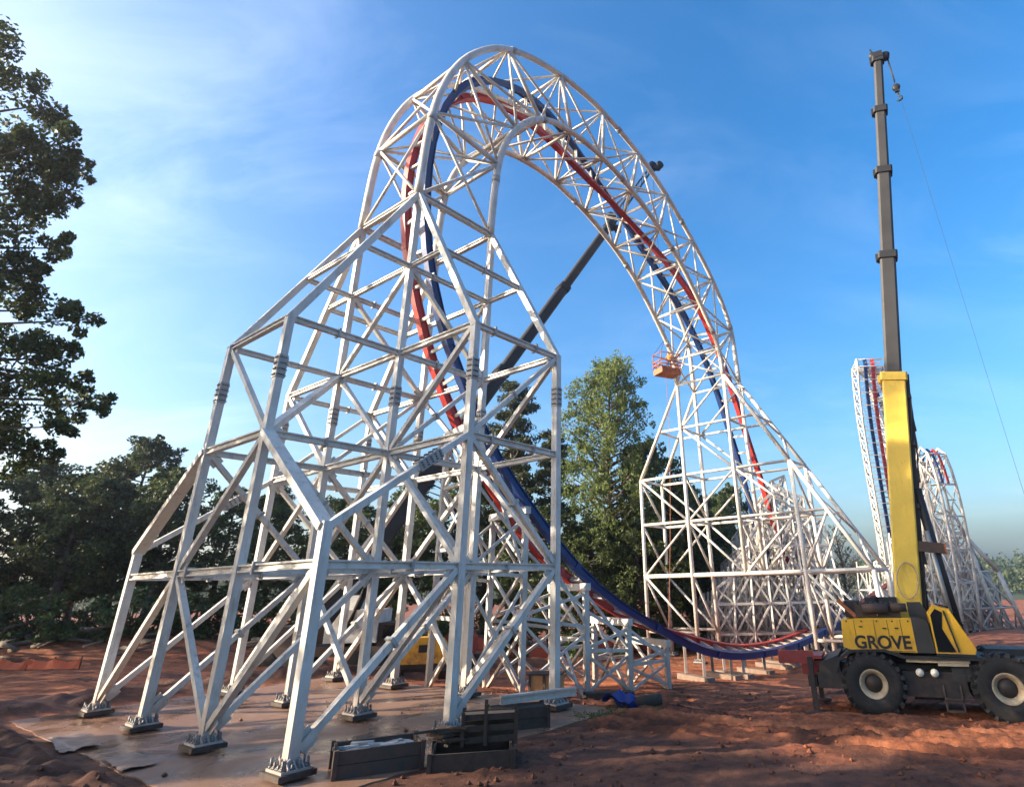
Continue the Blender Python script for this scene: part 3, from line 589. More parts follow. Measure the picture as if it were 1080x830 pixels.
# engine and hoist machinery on top of the superstructure
mb=MB(); 
mb.box((.15,.6,3.25),(.7,.7,.4)); mb.box((.9,.75,3.22),(.75,.9,.38)); mb.lathe((.05,.2,3.32),(1,0,0),[(0,0),(0,.17),(.85,.17),(.85,0)],16); mb.lathe((1.0,.25,3.35),(1,0,0),[(0,0),(0,.14),(.5,.14),(.5,0)],16)
for k in range(9): mb.box((-.15+.17*k,.35+.1*(k%3),3.46),(.1,.2,.12+.05*(k%2)))
cpart('hoist_machinery',mb,M['rust'])
mb=MB(); mb.box((-.3,1.2,3.3),(.5,1.6,.55)); mb.box((.35,.95,3.42),(.35,.5,.5)); mb.box((.95,1.2,3.36),(.6,.6,.62)); mb.lathe((.5,1.6,3.4),(0,1,0),[(-.5,.0),(-.5,.30),(-.45,.30),(-.45,.2),(.45,.2),(.45,.30),(.5,.30),(.5,0)],24); cpart('winch_drum',mb,M['black'])
mb=MB(); mb.beam((-.75,.3,3.62),(-.2,.32,3.06),.1,.13); mb.beam((-.75,.55,3.62),(-.2,.55,3.06),.1,.13); cpart('boom_rest',mb,M['orange'])
# boom sections
bt=[Vector((1.52,1.35,2.6)),Vector((2.86,1.35,12.13)),Vector((3.75,1.35,17.77)),Vector((4.46,1.35,22.23)),Vector((5.0,1.35,25.77)),Vector((5.50,1.35,28.95))]
bd=(bt[-1]-bt[0]).normalized(); bx=Vector((bd.z,0,-bd.x)); by=Vector((0,1,0))
ws=[.86,.64,.57,.49,.42]
def boompts(w,h,r):
    return [(-w/2+r,-h/2),(w/2-r,-h/2),(w/2,-h/2+r),(w/2,h/2-r),(w/2-r,h/2),(-w/2+r,h/2),(-w/2,h/2-r),(-w/2,-h/2+r)]
secs=[]
for k in range(5):
    a,b=bt[k],bt[k+1]; w=ws[k]
    mb=MB(); mb.prism(boompts(w*.78,w,.05 if k==0 else .09),a-bd*(1.0 if k else 0),b,bx)
    o=cpart('boom_section',mb,M['palyellow'] if k==0 else M['grey'],label='yellow base section of the boom' if k==0 else None); secs.append(o)
    mb=MB(); mb.prism(boompts(w*.78+.14,w+.16,.07),b-bd*.32,b+bd*.02,bx); mb.box(b+bx*(-w/2-.1)-bd*.2,(.12,.3,.3)); cpart('boom_collar',mb,M['palyellow'] if k==0 else M['black'],o)
# rope guides, cables and lift cylinder on the dark side of the boom
mb=MB()
for t,s in ((.10,.34),(.22,.3),(.30,.28)): 
    c=bt[0].lerp(bt[1],t*2.6)+bx*.54; mb.box(c,(.26,.22,.5))
for t in (.2,.45,.7,.9): mb.box(bt[0].lerp(bt[1],t)+bx*.50,(.2,.42,.16))
mb.beam(bt[0]+bx*.53-bd*-.6,bt[1]+bx*.50,.16,.2,by); cpart('hose_guide',mb,M['black'])
c=bt[0].lerp(bt[1],.30)
mb=MB(); mb.beam(c+bx*.36+by*-.1,c+bx*1.3+by*-.1,.34,.36,bd); cpart('jib_stowage_bracket',mb,M['rust']); mb=MB(); mb.box(c+bx*1.32+by*-.1,(.06,.36,.36)); cpart('bracket_cap',mb,M['orange'])
mb=MB(); mb.tube(Vector((3.1,1.35,2.0)),bt[0].lerp(bt[1],.52)+bx*.55,.16,16); cpart('lift_cylinder',mb,M['black']); mb=MB(); mb.tube(Vector((2.95,1.2,2.0)),bt[0].lerp(bt[1],.36)+bx*.75-by*.15,.10,12); cpart('cylinder_rod',mb,M['chrome'])
# inspection plate on the boom foot and working lamps
mb=MB(); q=bt[0].lerp(bt[1],.17)-by*.44
ring=[q+bx*(.34*math.cos(a)*(1))+bd*(.62*math.sin(a)) for a in [2*math.pi*k/28 for k in range(29)]]
mb.path(ring,.022,6,by); cpart('access_cover_edge',mb,M['tan'],secs[0])
# dark squiggle band of shadowed lettering on the second section is left plain
mb=MB(); mb.box(bt[5]+bd*.05,(.4,.5,.35)); mb.lathe(bt[5]+bd*.16-bx*.24,(0,1,0),[(-.14,0),(-.14,.17),(.14,.17),(.14,0)],20); mb.lathe(bt[5]+bd*.0+bx*.34,(0,1,0),[(-.14,0),(-.14,.2),(.14,.2),(.14,0)],20); mb.beam(bt[5]+bd*.3-bx*.2,bt[5]+bd*.65-bx*.35,.06,.06); cpart('boom_head',mb,M['black'])
hb0=bt[5]+bx*.42; mb=MB(); mb.tube(hb0,Vector((hb0.x,1.3,27.1)),.022,6); mb.tube(hb0+by*.1,Vector((hb0.x,1.4,27.1)),.022,6); cpart('hoist_rope',mb,M['black'])
mb=MB(); hc=Vector((hb0.x,1.35,26.75)); mb.lathe(hc,(0,1,0),[(-.11,0),(-.11,.12),(-.07,.18),(.07,.18),(.11,.12),(.11,0)],18); mb.box(hc-ZV*.05,(.2,.14,.45)); 
mb.path([hc+Vector((0,0,-.35)),hc+Vector((0,0,-.55)),hc+Vector((.12,0,-.64)),hc+Vector((.11,0,-.78)),hc+Vector((-.02,0,-.85)),hc+Vector((-.13,0,-.78))],.045,8,by); cpart('hook_block',mb,M['black'])
mb=MB()
for k in range(3): mb.path([bt[0].lerp(bt[1],t)+bx*(.47+.05*k+.10*math.sin(t*9+k))+by*(-.2+.12*k) for t in [.05+.06*i for i in range(15)]],.03,6,by)
cpart('hydraulic_hoses',mb,M['black'])
mb=MB(); mb.box((4.6,1.5,1.95),(1.8,1.2,.18)); mb.box((5.5,.7,1.92),(.5,.5,.12)); cpart('engine_cover',mb,M['darkgrey'])
mb=MB()
for x in (-.3,.78,1.2): mb.box((x,.117,2.52),(.014,.012,.9))
for (x,z) in ((-.1,2.75),(.66,2.7),(1.05,2.7)): mb.box((x,.105,z),(.12,.03,.035))
mb.box((.6,.117,1.985),(1.8,.012,.02)); cpart('panel_seams',mb,M['black'],body)
mb=MB(); mb.beam((3.05,.0,2.9),(3.3,-.32,2.95),.025,.025); mb.box((3.32,-.36,2.85),(.05,.2,.32)); cpart('mirror',mb,M['black'],cabo)
# outriggers
for x in (-2.0,5.7):
    for s,yy in ((-1,.15),(1,2.7)):
        mb=MB(); mb.beam((x,1.43,1.0),(x,yy,1.0),.30,.34); o=cpart('outrigger',mb,M['darkgrey']); 
        mb=MB(); mb.beam((x,yy,.12),(x,yy,1.75),.17,.17,Vector((1,0,0))); cpart('jack_post',mb,M['darkgrey'],o); mb=MB(); mb.lathe((x,yy,.02),(0,0,1),[(0,0),(0,.33),(.06,.33),(.10,.1),(.10,0)],18); cpart('jack_pad',mb,M['rust'],o)
mb=MB(); mb.box((-2.35,1.2,1.72),(1.5,1.6,.10)); mb.box((-2.5,.42,1.72),(1.25,.06,.42)); mb.box((-3.1,1.2,1.72),(.06,1.6,.42)); mb.box((-1.9,1.3,1.38),(.9,1.5,.45)); cpart('tool_tray',mb,M['machred'])
mb=MB(); prof_box([(-1.75,1.3),(-1.65,1.6),(-1.0,1.85),(-1.0,1.3)],.1,2.7,mb); mb.box((-1.35,.5,1.05),(.9,.8,.5)); cpart('fender_box',mb,M['darkgrey'])
# lettering
def text_mesh(s,size,ext=.012,off=0):
    cu=bpy.data.curves.new('lettering','FONT'); cu.body=s; cu.size=size; cu.extrude=ext; cu.offset=off; cu.align_x='CENTER'; cu.align_y='CENTER'
    o=bpy.data.objects.new('tmp',cu); COL.objects.link(o); bpy.context.view_layer.update(); dg=bpy.context.evaluated_depsgraph_get(); me=bpy.data.meshes.new_from_object(o.evaluated_get(dg)); bpy.data.objects.remove(o); return me
me=text_mesh('GROVE',.56,.006,.016); xs=[v.co.x for v in me.vertices]; sx=1.80/(max(xs)-min(xs))
me.transform(Matrix.Translation((.52,.112,2.24))@Matrix.Rotation(math.pi/2,4,'X')@Matrix.Diagonal((sx,1,1,1)))
lt=bpy.data.objects.new('lettering',me); lt.data.materials.append(M['black']); COL.objects.link(lt); lt.parent=body
# tag line from the boom tip down to the right
CM=Matrix.Translation(CR0)@Matrix.Rotation(yaw,4,'Z')
tipw=CM@(bt[5]+bx*.45)
end=Vector((14.6,20.6,-.2)); pts=[]
for k in range(25):
    t=k/24; p=tipw.lerp(end,t); p.z-=.5*math.sin(math.pi*t); pts.append(p)
mb=MB(); mb.path(pts,.006,5); solo('tag_line',mb,M['black'],'thin dark line running from the yellow crane boom tip down to the right','rope',end)
# ================= black boom crane behind the left tower =================
tip=Vector((6.37,50.8,45.5)); foot=Vector((-16.6,37.6,2.4))
bc=thing('boom_crane','dark red truck crane with a long black telescopic boom reaching through the arch','crane',(-16.5,40.5,G0(-16.5,40.5)))
d=(tip-foot).normalized()
marks=[0,.20,.40,.60,.79]; ww=[1.5,1.28,1.1,.95,.8]
side=d.cross(ZV).normalized()
for k in range(4):
    a=foot.lerp(tip,marks[k]);b=foot.lerp(tip,marks[k+1]); mb=MB(); mb.prism(boompts(ww[k]*.8,ww[k],.12),a-d*(.8 if k else 0),b,side)
    o=obj('boom_section',mb,M['black'],bc); mb=MB(); mb.prism(boompts(ww[k]*.8+.14,ww[k]+.16,.1),b-d*.5,b,side); obj('boom_collar',mb,M['black'],o)
a=foot.lerp(tip,.79); mb=MB(); mb.box(a,(.9,.9,1.1)); mb.lathe(a+ZV*.7,side,[(-.3,0),(-.3,.5),(.3,.5),(.3,0)],16); mb.box(a+Vector((.7,0,-.6)),(.6,.5,.6)); obj('boom_head',mb,M['black'],bc)
mb=MB(); n=ZV.cross(side); up=side.cross(d)
for s in (-.3,.3):
    for h in (-.3,.3): mb.tube(a+side*s+up*h,tip+side*s*.6+up*h*.6,.07,6)
for k in range(8):
    p=a.lerp(tip,k/8);q=a.lerp(tip,(k+1)/8)
    for s in (-.28,.28): mb.tube(p+side*s-up*.28,q+side*s+up*.28,.035,5)
    mb.tube(p+side*.28+up*.28,q-side*.28+up*.28,.03,5); mb.tube(p+side*.28-up*.28,q-side*.28-up*.28,.03,5)
obj('jib',mb,M['black'],bc)
mb=MB(); mb.lathe(tip,side,[(-.25,0),(-.25,.55),(.25,.55),(.25,0)],16); mb.lathe(tip+Vector((.75,0,.15)),side,[(-.25,0),(-.25,.42),(.25,.42),(.25,0)],16); mb.box(tip+Vector((.35,0,-.2)),(.9,.5,.4)); obj('jib_head',mb,M['black'],bc)
gx=G0(-16.5,40.5)
def T(x,y,z): return Vector((-16.5+x,40.5+y,gx+z))
mb=MB(); mb.box(T(0,0,1.15),(9,2.6,.5)); mb.box(T(-2.6,0,1.9),(2.2,2.5,1.3)); obj('carrier',mb,M['rust'],bc)
mb=MB(); mb.box(T(1.2,-.2,2.5),(3.2,2.4,1.8)); mb.box(T(.2,.6,3.6),(1.6,1.2,1.2)); obj('superstructure',mb,M['offwhite'],bc)
mb=MB(); mb.box(T(3.6,0,1.9),(1.7,2.5,1.5)); obj('cab',mb,M['rust'],bc)
mb=MB(); mb.box(T(3.7,-1.26,2.2),(1.2,.04,.7)); mb.box(T(4.46,0,2.2),(.04,2.1,.7)); obj('cab_window',mb,M['glass'],bc)
for x in (-3.6,-2.2,1.6,3.1):
    for y in (-1.15,1.15):
        mb=MB(); mb.lathe(T(x,y,.6),(0,1,0),[(-.2,0),(-.2,.5),(-.15,.6),(.15,.6),(.2,.5),(.2,0)],20); obj('tyre',mb,M['tyre'],bc)
mb=MB(); mb.tube(T(.9,-1.3,2.2),foot.lerp(tip,.16),.2,12); obj('lift_cylinder',mb,M['black'],bc)
# man basket with a worker
bk=Vector((6.38,50.9,21.7))
basket=thing('man_basket','orange wire cage basket hanging in the air beside the arch','basket',bk,.5)
mb=MB(); mb.box((0,0,.04),(2.1,1.4,.1)); mb.box((0,0,.32),(2.06,1.36,.46)); [mb.box((x,s*.705,.34),(.06,.03,.5)) for x in (-1,-.5,0,.5,1) for s in (-1,1)]; obj('floor_pan',mb,M['orange'],basket,local=True)
mb=MB()
for z in (.85,1.2):
    for a,b in (((-1.05,-.7),(1.05,-.7)),((1.05,-.7),(1.05,.7)),((1.05,.7),(-1.05,.7)),((-1.05,.7),(-1.05,-.7))): mb.tube((*a,z),(*b,z),.055,6)
for x in (-1.05,-.52,0,.52,1.05):
    for y in (-.7,.7): mb.tube((x,y,.5),(x,y,1.2),.035,6)
for y in (-.25,.25):
    for x in (-1.05,1.05): mb.tube((x,y,.5),(x,y,1.2),.035,6)
for x in (-1.05,1.05):
    for y in (-.7,.7): mb.tube((x,y,1.2),(x,y,1.95),.045,6)
for a,b in (((-1.05,-.7),(1.05,-.7)),((1.05,-.7),(1.05,.7)),((1.05,.7),(-1.05,.7)),((-1.05,.7),(-1.05,-.7))): mb.tube((*a,1.95),(*b,1.95),.04,6)
obj('guard_rail',mb,M['orange'],basket,local=True)
mb=MB()
for x in (-1.05,1.05):
    for y in (-.7,.7): mb.tube((x,y,1.95),(0,0,3.6),.02,5)
obj('sling',mb,M['black'],basket,local=True)
mb=MB(); mb.tube(bk+ZV*3.6,tip,.025,6); solo('hoist_cable',mb,M['black'],'thin vertical cable holding the orange basket below the black boom','cable',bk+ZV*3.6)
pts=[]
for k in range(15):
    t=k/14; pts.append(Vector((6.2-2.0*t**1.5,50.6-6*t,21.7-22.8*t)))
mb=MB(); mb.path(pts,.02,5); solo('tag_line',mb,M['orange'],'thin line hanging from the orange basket to the ground','rope',pts[-1])
def person(label,loc,rz,top,joints=None):
    # one continuous skinned body; standing with one arm raised to the rail
    h=1.75
    vs=[(0,0,.95),(0,0,1.15),(0,.02,1.38),(0,0,1.5),(0,0,1.60),(0,.02,1.72), (.10,0,.88),(.12,.02,.5),(.12,-.02,.08),(.13,.14,.04), (-.10,0,.88),(-.13,.03,.5),(-.14,-.02,.08),(-.15,.14,.04), (.19,0,1.40),(.27,.05,1.14),(.26,.28,1.08),(.26,.36,1.09), (-.19,0,1.40),(-.28,.06,1.16),(-.24,.30,1.12),(-.23,.38,1.13)]
    ed=[(0,1),(1,2),(2,3),(3,4),(4,5),(0,6),(6,7),(7,8),(8,9),(0,10),(10,11),(11,12),(12,13),(2,14),(14,15),(15,16),(16,17),(2,18),(18,19),(19,20),(20,21)]
    rad=[.15,.14,.15,.06,.09,.095,.09,.065,.045,.04,.09,.065,.045,.04,.06,.05,.04,.035,.06,.05,.04,.035]
    me=bpy.data.meshes.new('person'); me.from_pydata(vs,ed,[]); o=bpy.data.objects.new('person',me); COL.objects.link(o)
    m=o.modifiers.new('s','SKIN'); 
    for i,r in enumerate(rad): me.skin_vertices[0].data[i].radius=(r,r*.85)
    me.skin_vertices[0].data[0].use_root=True
    o.modifiers.new('u','SUBSURF').levels=2; o.modifiers['u'].render_levels=2
    bpy.context.view_layer.update(); dg=bpy.context.evaluated_depsgraph_get(); m2=bpy.data.meshes.new_from_object(o.evaluated_get(dg)); bpy.data.objects.remove(o)
    m2.materials.clear()
    for k in ('navy',top,'skin'): m2.materials.append(M[k])
    for p in m2.polygons:
        c=p.center; p.material_index=0 if c.z<.92 else (2 if c.z>1.52 or (abs(c.x)>.15 and c.y>.2) else 1); p.use_smooth=True
    b=bpy.data.objects.new('person',m2); COL.objects.link(b); b.location=loc; b.rotation_euler=(0,0,rz); tag(b,label,'person')
    mb=MB(); mb.lathe((0,.02,1.70),(0,0,1),[(0,.125),(.02,.13),(.08,.115),(.13,.06),(.145,0)],16); mb.box((0,.13,1.705),(.16,.1,.015)); o=obj('hard_hat',mb,M['hat'],b,local=True)
    return b
person('worker in an orange vest and dark helmet standing in the hanging basket',bk+Vector((.25,.1,.55)),2.6,'hivis')
# ================= ground =================
def axis(lo,hi,st,far,g=1.13):
    a=list(np.arange(lo,hi+1e-6,st)); s=st; x=a[-1]
    while x<far: s=min(s*g,far/6); x+=s; a.append(x)
    s=st;x=a[0]
    while x>-far: s=min(s*g,far/6); x-=s; a.insert(0,x)
    return a
def slabdist(x,y):
    u,v=UV(x,y); return max(-2.0-u,u-10.6,-1.9-v,v-15.6)
def rough(x,y):
    p=Vector((x,y,0)); sd=slabdist(x,y)
    k=ss(-.15,.8,sd)
    z=.055*(mnoise.noise(p*.3)+.5*mnoise.noise(p*.9)+.55*mnoise.noise(p*2.3)+.4*mnoise.noise(p*4.7))*k
    d=math.hypot(x,y)
    if d<70:
        # churned clods
        c=mnoise.noise(p*.22+Vector((9,3,0))); cl=max(0,c+.12)
        z+=k*cl*.13*abs(mnoise.noise(p*5.3))+k*.020*mnoise.noise(p*8.0)
        # wheel ruts running beside the crane
        a=(x-CR0.x)*AX.x+(y-CR0.y)*AX.y; w=(x-CR0.x)*AN.x+(y-CR0.y)*AN.y+.32*mnoise.noise(Vector((a*.09,1.7,0)))
        m=ss(-15,-8,a)*(1-ss(22,30,a))
        for w0,wd,dp in ((-.2,.22,.10),(-.85,.2,.08),(-1.5,.2,.10),(-2.1,.22,.11),(-2.75,.17,.08),(-3.3,.2,.10),(-4.1,.24,.12),(-4.8,.18,.08),(-5.5,.22,.09),(1.0,.2,.07),(1.8,.22,.09),(2.6,.2,.08),(3.6,.24,.09),(4.5,.2,.08),(5.6,.24,.09)):
            t=(w-w0)/wd
            if abs(t)<3:
                e=math.exp(-t*t); z+=m*k*dp*1.25*(-e+.75*math.exp(-(abs(t)-1.7)**2*2.2)*(.9+.9*mnoise.noise(Vector((a*.8,w0,3)))+.4*mnoise.noise(Vector((a*3.1,w0,5))))); 
                z+=m*k*.028*e*math.sin(a*2*math.pi/.40+abs(t)*2.0)*(.6+mnoise.noise(Vector((a*.35,w0*3,7))))
    u,v=UV(x,y)
    if u<-1.5 and -4<v<30: z+=.38*ss(-2.2,-3.2,u)*(1-ss(-4.5,-8,u))*(.7+.9*abs(mnoise.noise(p*.8))+.5*mnoise.noise(p*2.1))
    if v>15.4 and u>-6: z+=.45*ss(15.9,17.2,v)*(1-ss(18.5,21.5,v))*(.6+.9*abs(mnoise.noise(p*.9)))
    return z*(1-ss(60,120,d)*.6)
def soil_shade(x,y):
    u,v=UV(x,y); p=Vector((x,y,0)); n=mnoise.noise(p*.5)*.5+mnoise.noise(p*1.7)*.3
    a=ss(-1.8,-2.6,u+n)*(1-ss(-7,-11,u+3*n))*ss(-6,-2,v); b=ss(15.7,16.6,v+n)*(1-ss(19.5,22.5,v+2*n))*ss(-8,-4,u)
    c=ss(1.2,-1.4,y-(20.3-.62*(max(x,-3)-1)+max(0,x-8)*.4)+2.2*n)  # foreground term: shade up to the sunlit clay, painted in with the soil colour
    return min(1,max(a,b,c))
RUTS=((-.2,.22),(-.85,.2),(-1.5,.2),(-2.1,.22),(-2.75,.17),(-3.3,.2),(-4.1,.24),(-4.8,.18),(-5.5,.22),(1.0,.2),(1.8,.22),(2.6,.2),(3.6,.24),(4.5,.2),(5.6,.24))
def rutmud(x,y):
    a=(x-CR0.x)*AX.x+(y-CR0.y)*AX.y; w=(x-CR0.x)*AN.x+(y-CR0.y)*AN.y+.32*mnoise.noise(Vector((a*.09,1.7,0)))
    m=ss(-15,-8,a)*(1-ss(22,30,a)); s=0
    for w0,wd in RUTS:
        t=(w-w0)/wd
        if abs(t)<2.4: s+=math.exp(-t*t*.8)*(.55+.45*math.sin(a*2*math.pi/.40+abs(t)*2.2))*(.75+.9*mnoise.noise(Vector((a*.3,w0*3,7))))
    n=mnoise.noise(Vector((x*.4,y*.4,5)))
    return max(0,min(.85,m*s*.95+ss(.2,.5,n)*.75*m))
def Gf(x,y): return G0(x,y)-.02*0+rough(x,y)
def axis2(lo,a,b,hi,st,fine,far):
    l=axis(lo,hi,st,far); return [t for t in l if t<a]+list(np.arange(a,b,fine))+[t for t in l if t>=b]
xs=axis2(-27,-3,16,25,.17,.085,900); ys=axis2(9,14.5,28,47,.17,.085,900)
nx,ny=len(xs),len(ys)
vs=[]; 
for y in ys:
    for x in xs:
        z=Gf(x,y)
        if slabdist(x,y)<-.25: z-=.05
        vs.append((x,y,z))
me=bpy.data.meshes.new('ground'); idx=np.arange(nx*ny).reshape(ny,nx)
f=np.stack([idx[:-1,:-1],idx[:-1,1:],idx[1:,1:],idx[1:,:-1]],-1).reshape(-1,4)
me.vertices.add(len(vs)); me.vertices.foreach_set('co',np.array(vs,dtype=np.float32).ravel())
me.loops.add(f.size); me.loops.foreach_set('vertex_index',f.astype(np.int32).ravel())
me.polygons.add(len(f)); me.polygons.foreach_set('loop_start',np.arange(0,f.size,4,dtype=np.int32)); me.polygons.foreach_set('use_smooth',np.ones(len(f),dtype=bool)); me.update(calc_edges=True)
m,nt,b=mat('red_clay'); 
geo=nt.nodes.new('ShaderNodeNewGeometry'); P=geo.outputs['Position']
mp=nt.nodes.new('ShaderNodeMapping'); mp.vector_type='TEXTURE'; mp.inputs['Rotation'].default_value=(0,0,yaw); mp.inputs['Scale'].default_value=(8,1,1); nt.links.new(P,mp.inputs[0])
n1=tex(nt,.16,8,.65,P); n2=tex(nt,1.3,10,.7,P); n3=tex(nt,1.5,9,.68,mp.outputs[0],.25); n4=tex(nt,7,8,.75,P)
c1=ramp(nt,n3,[(.40,(.055,.022,.014)),(.5,(.32,.095,.038)),(.62,(.62,.205,.085))])
c2=ramp(nt,n2,[(.34,(.07,.03,.018)),(.5,(.30,.098,.043)),(.68,(.50,.195,.095))])
c=mix(nt,ramp(nt,n1,[(.42,(0,0,0)),(.58,(1,1,1))]),c1,c2)
c=mix(nt,ramp(nt,n4,[(.35,(.55,.55,.55)),(.62,(1,1,1))]),(.045,.025,.018),c)
ar=nt.nodes.new('ShaderNodeAttribute'); ar.attribute_name='rut'; c=mix(nt,ar.outputs['Fac'],c,(.05,.021,.013))
an=nt.nodes.new('ShaderNodeAttribute'); an.attribute_name='soil_shade'; c=mix(nt,an.outputs['Fac'],c,ramp(nt,n2,[(.35,(.045,.02,.013)),(.65,(.16,.066,.037))]))
nt.links.new(c,b.inputs['Base Color']); b.inputs['Specular IOR Level'].default_value=.25
nt.links.new(ramp(nt,n1,[(.4,(.65,.65,.65)),(.6,(.95,.95,.95))]),b.inputs['Roughness']); bump(nt,b,mix(nt,.5,n4,n2),.9,.13)
at_=me.attributes.new('soil_shade','FLOAT','POINT'); at_.data.foreach_set('value',[soil_shade(a,b_) if abs(a)<60 and b_<70 else 0. for a,b_,_ in vs])
at_=me.attributes.new('rut','FLOAT','POINT'); at_.data.foreach_set('value',[rutmud(a,b_) if -16<a<40 and b_<45 else 0. for a,b_,_ in vs])
me.materials.append(m); g=bpy.data.objects.new('ground',me); COL.objects.link(g); g['kind']='structure'; M['clay']=m
# concrete mat under the left tower, with dust, mud and puddles
m,nt,b=mat('muddy_concrete'); geo=nt.nodes.new('ShaderNodeNewGeometry'); P=geo.outputs['Position']
n1=tex(nt,.23,8,.62,P,.6); n2=tex(nt,1.1,10,.7,P,.3); n3=tex(nt,9,6,.7,P); n5=tex(nt,.33,5,.55,P,1.2)
c=ramp(nt,n1,[(.35,(.22,.115,.068)),(.5,(.27,.155,.10)),(.66,(.32,.20,.14))]); c=mix(nt,ramp(nt,n2,[(.4,(0,0,0)),(.62,(1,1,1))]),c,(.25,.135,.08)); c=mix(nt,ramp(nt,n3,[(.3,(.25,.25,.25)),(.6,(0,0,0))]),c,(.1,.055,.035))
wet=ramp(nt,n5,[(.60,(0,0,0)),(.64,(1,1,1))])
c=mix(nt,wet,c,(.11,.062,.042)); nt.links.new(c,b.inputs['Base Color'])
rr=ramp(nt,n5,[(.40,(.55,.55,.55)),(.60,(.16,.16,.16))]); nt.links.new(rr,b.inputs['Roughness'])
bn=nt.nodes.new('ShaderNodeMath'); bn.operation='MULTIPLY'; nt.links.new(n3,bn.inputs[0]); 
inv=nt.nodes.new('ShaderNodeMath'); inv.operation='SUBTRACT'; inv.inputs[0].default_value=1; nt.links.new(wet,inv.inputs[1]); nt.links.new(inv.outputs[0],bn.inputs[1]); bump(nt,b,bn.outputs[0],.3,.03)
M['slab']=m
mb=MB(); e=[]
rr_=random.Random(5)
def edge(a,b,n):
    for k in range(n):
        t=k/n; e.append((a[0]+(b[0]-a[0])*t+rr_.uniform(-.07,.07),a[1]+(b[1]-a[1])*t+rr_.uniform(-.07,.07)))
edge((-2.0,-1.9),(10.6,-1.9),30); edge((10.6,-1.9),(10.6,15.6),40); edge((10.6,15.6),(-2.0,15.6),30); edge((-2.0,15.6),(-2.0,-1.9),40)
n=len(e); mb.add([W(a,b_,.03) for a,b_ in e]+[W(a*1.004-.01,b_,-.25) for a,b_ in e],[tuple(range(n))]+[(i,n+i,n+(i+1)%n,(i+1)%n) for i in range(n)])
o=obj('pavement',mb,M['slab'],kind='structure')
# loose geotextile flaps at the slab edge
m,nt,b=mat('muddy_sheet'); f=tex(nt,2.5,6,.6); nt.links.new(ramp(nt,f,[(.4,(.27,.185,.14)),(.65,(.17,.10,.065))]),b.inputs['Base Color']); b.inputs['Roughness'].default_value=.5; M['sheet']=m
def sheet(name,label,cat,c,sx,sy,rz,mt,amp=.12,seed=1,group=None,n=26):
    mb=MB(); r0=seed*3.7; vs=[]
    for j in range(n):
        for i in range(n):
            x=(i/(n-1)-.5)*sx*(1+.12*mnoise.noise(Vector((j*.3,r0,0)))); y=(j/(n-1)-.5)*sy*(1+.15*mnoise.noise(Vector((i*.3,r0,4))))
            q=Vector((c[0]+x*math.cos(rz)-y*math.sin(rz),c[1]+x*math.sin(rz)+y*math.cos(rz),0)); zz=max(G0(q.x,q.y),.03 if slabdist(q.x,q.y)<0 else -9)
            q.z=zz+.05+amp*(.5+mnoise.noise(Vector((x*1.5+r0,y*2.2,0)))+.4*mnoise.noise(Vector((x*4,y*4+r0,0)))); vs.append(q)
    mb.add(vs,[(j*n+i,j*n+i+1,(j+1)*n+i+1,(j+1)*n+i) for j in range(n-1) for i in range(n-1)],True)
    return solo(name,mb,mt,label,cat,(c[0],c[1],G0(c[0],c[1])),group,False)
q=W(-1.75,9.2,0); sheet('ground_sheet','pale muddy sheet lying in folds along the left edge of the concrete pad','sheet',(q.x,q.y),2.7,.9,-.75,M['sheet'],.035,1)
q=W(-1.6,5.0,0); sheet('ground_sheet','pale muddy sheet crumpled at the pad edge nearest the tower foot','sheet',(q.x,q.y),1.9,.75,-.7,M['sheet'],.03,2)
# ================= things lying on the site =================
def planks_box(root,L,Wd,H,t=.06,m=None,n=3,floor=True):
    m=m or M['rust']
    mb=MB(); 
    for k in range(n):
        h=H/n
        for s in (-1,1):
            mb.box((0,s*(Wd/2-t/2),h*(k+.5)),(L,t,h-.012)); mb.box((s*(L/2-t/2),0,h*(k+.5)),(t*.96,Wd-2*t,h-.012))
    obj('plank_sides',mb,m,root,local=True)
    for sx in (-1,1):
        for sy in (-1,1): mb=MB(); mb.box((sx*(L/2+.01),sy*(Wd/2+.01),H/2),(.10,.10,H+.05)); obj('corner_post',mb,m,root,local=True)
    if floor: mb=MB(); mb.box((0,0,.05),(L-.1,Wd-.1,.06)); obj('floor',mb,m,root,local=True)
c1=thing('open_crate','dark open topped crate half full of pale hardware beside the front tower foot','crate',(-5.62,17.02,.03),R(26))
planks_box(c1,1.95,1.1,.55,n=2)
hr_=random.Random(11)
mb=MB()
for k in range(26): mb.box((hr_.uniform(-.75,.75),hr_.uniform(-.35,.35),.38+hr_.uniform(-.05,.12)),(hr_.uniform(.15,.6),hr_.uniform(.08,.25),hr_.uniform(.03,.09)),hr_.uniform(-.6,.6))
mb.box((0,0,.3),(1.85,.95,.2)); ho=solo('steel_hardware',mb,M['splice'],'heap of pale steel fittings lying inside the dark open crate','fittings',(0,0,0)); ho.location=(-5.62,17.02,.03); ho.rotation_euler=(0,0,R(26))
c2=thing('low_crate','low dark timber box under a pile of scrap boards in the foreground','crate',(-3.35,17.35,.0),R(10)); planks_box(c2,1.95,1.3,.38,n=1,m=M['wood'])
c3=thing('stacked_frame','upright dark slatted timber frame standing on the low box beside a tower foot','crate',(-3.0,17.6,.40),R(10))
mb=MB()
for k in range(3): mb.box((0,-.30,.12+.24*k),(1.35,.05,.13)); mb.box((0,.30,.12+.24*k),(1.3,.05,.13))
obj('slats',mb,M['wood'],c3,local=True); mb=MB()
for x in (-.66,-.1,.66):
    for y in (-.35,.35): mb.box((x,y,.36 if x!=-.1 else .44),(.09,.06,.72 if x!=-.1 else .88))
mb.box((0,0,.62),(1.3,.52,.03)); obj('uprights',mb,M['wood'],c3,local=True)
mb=MB()
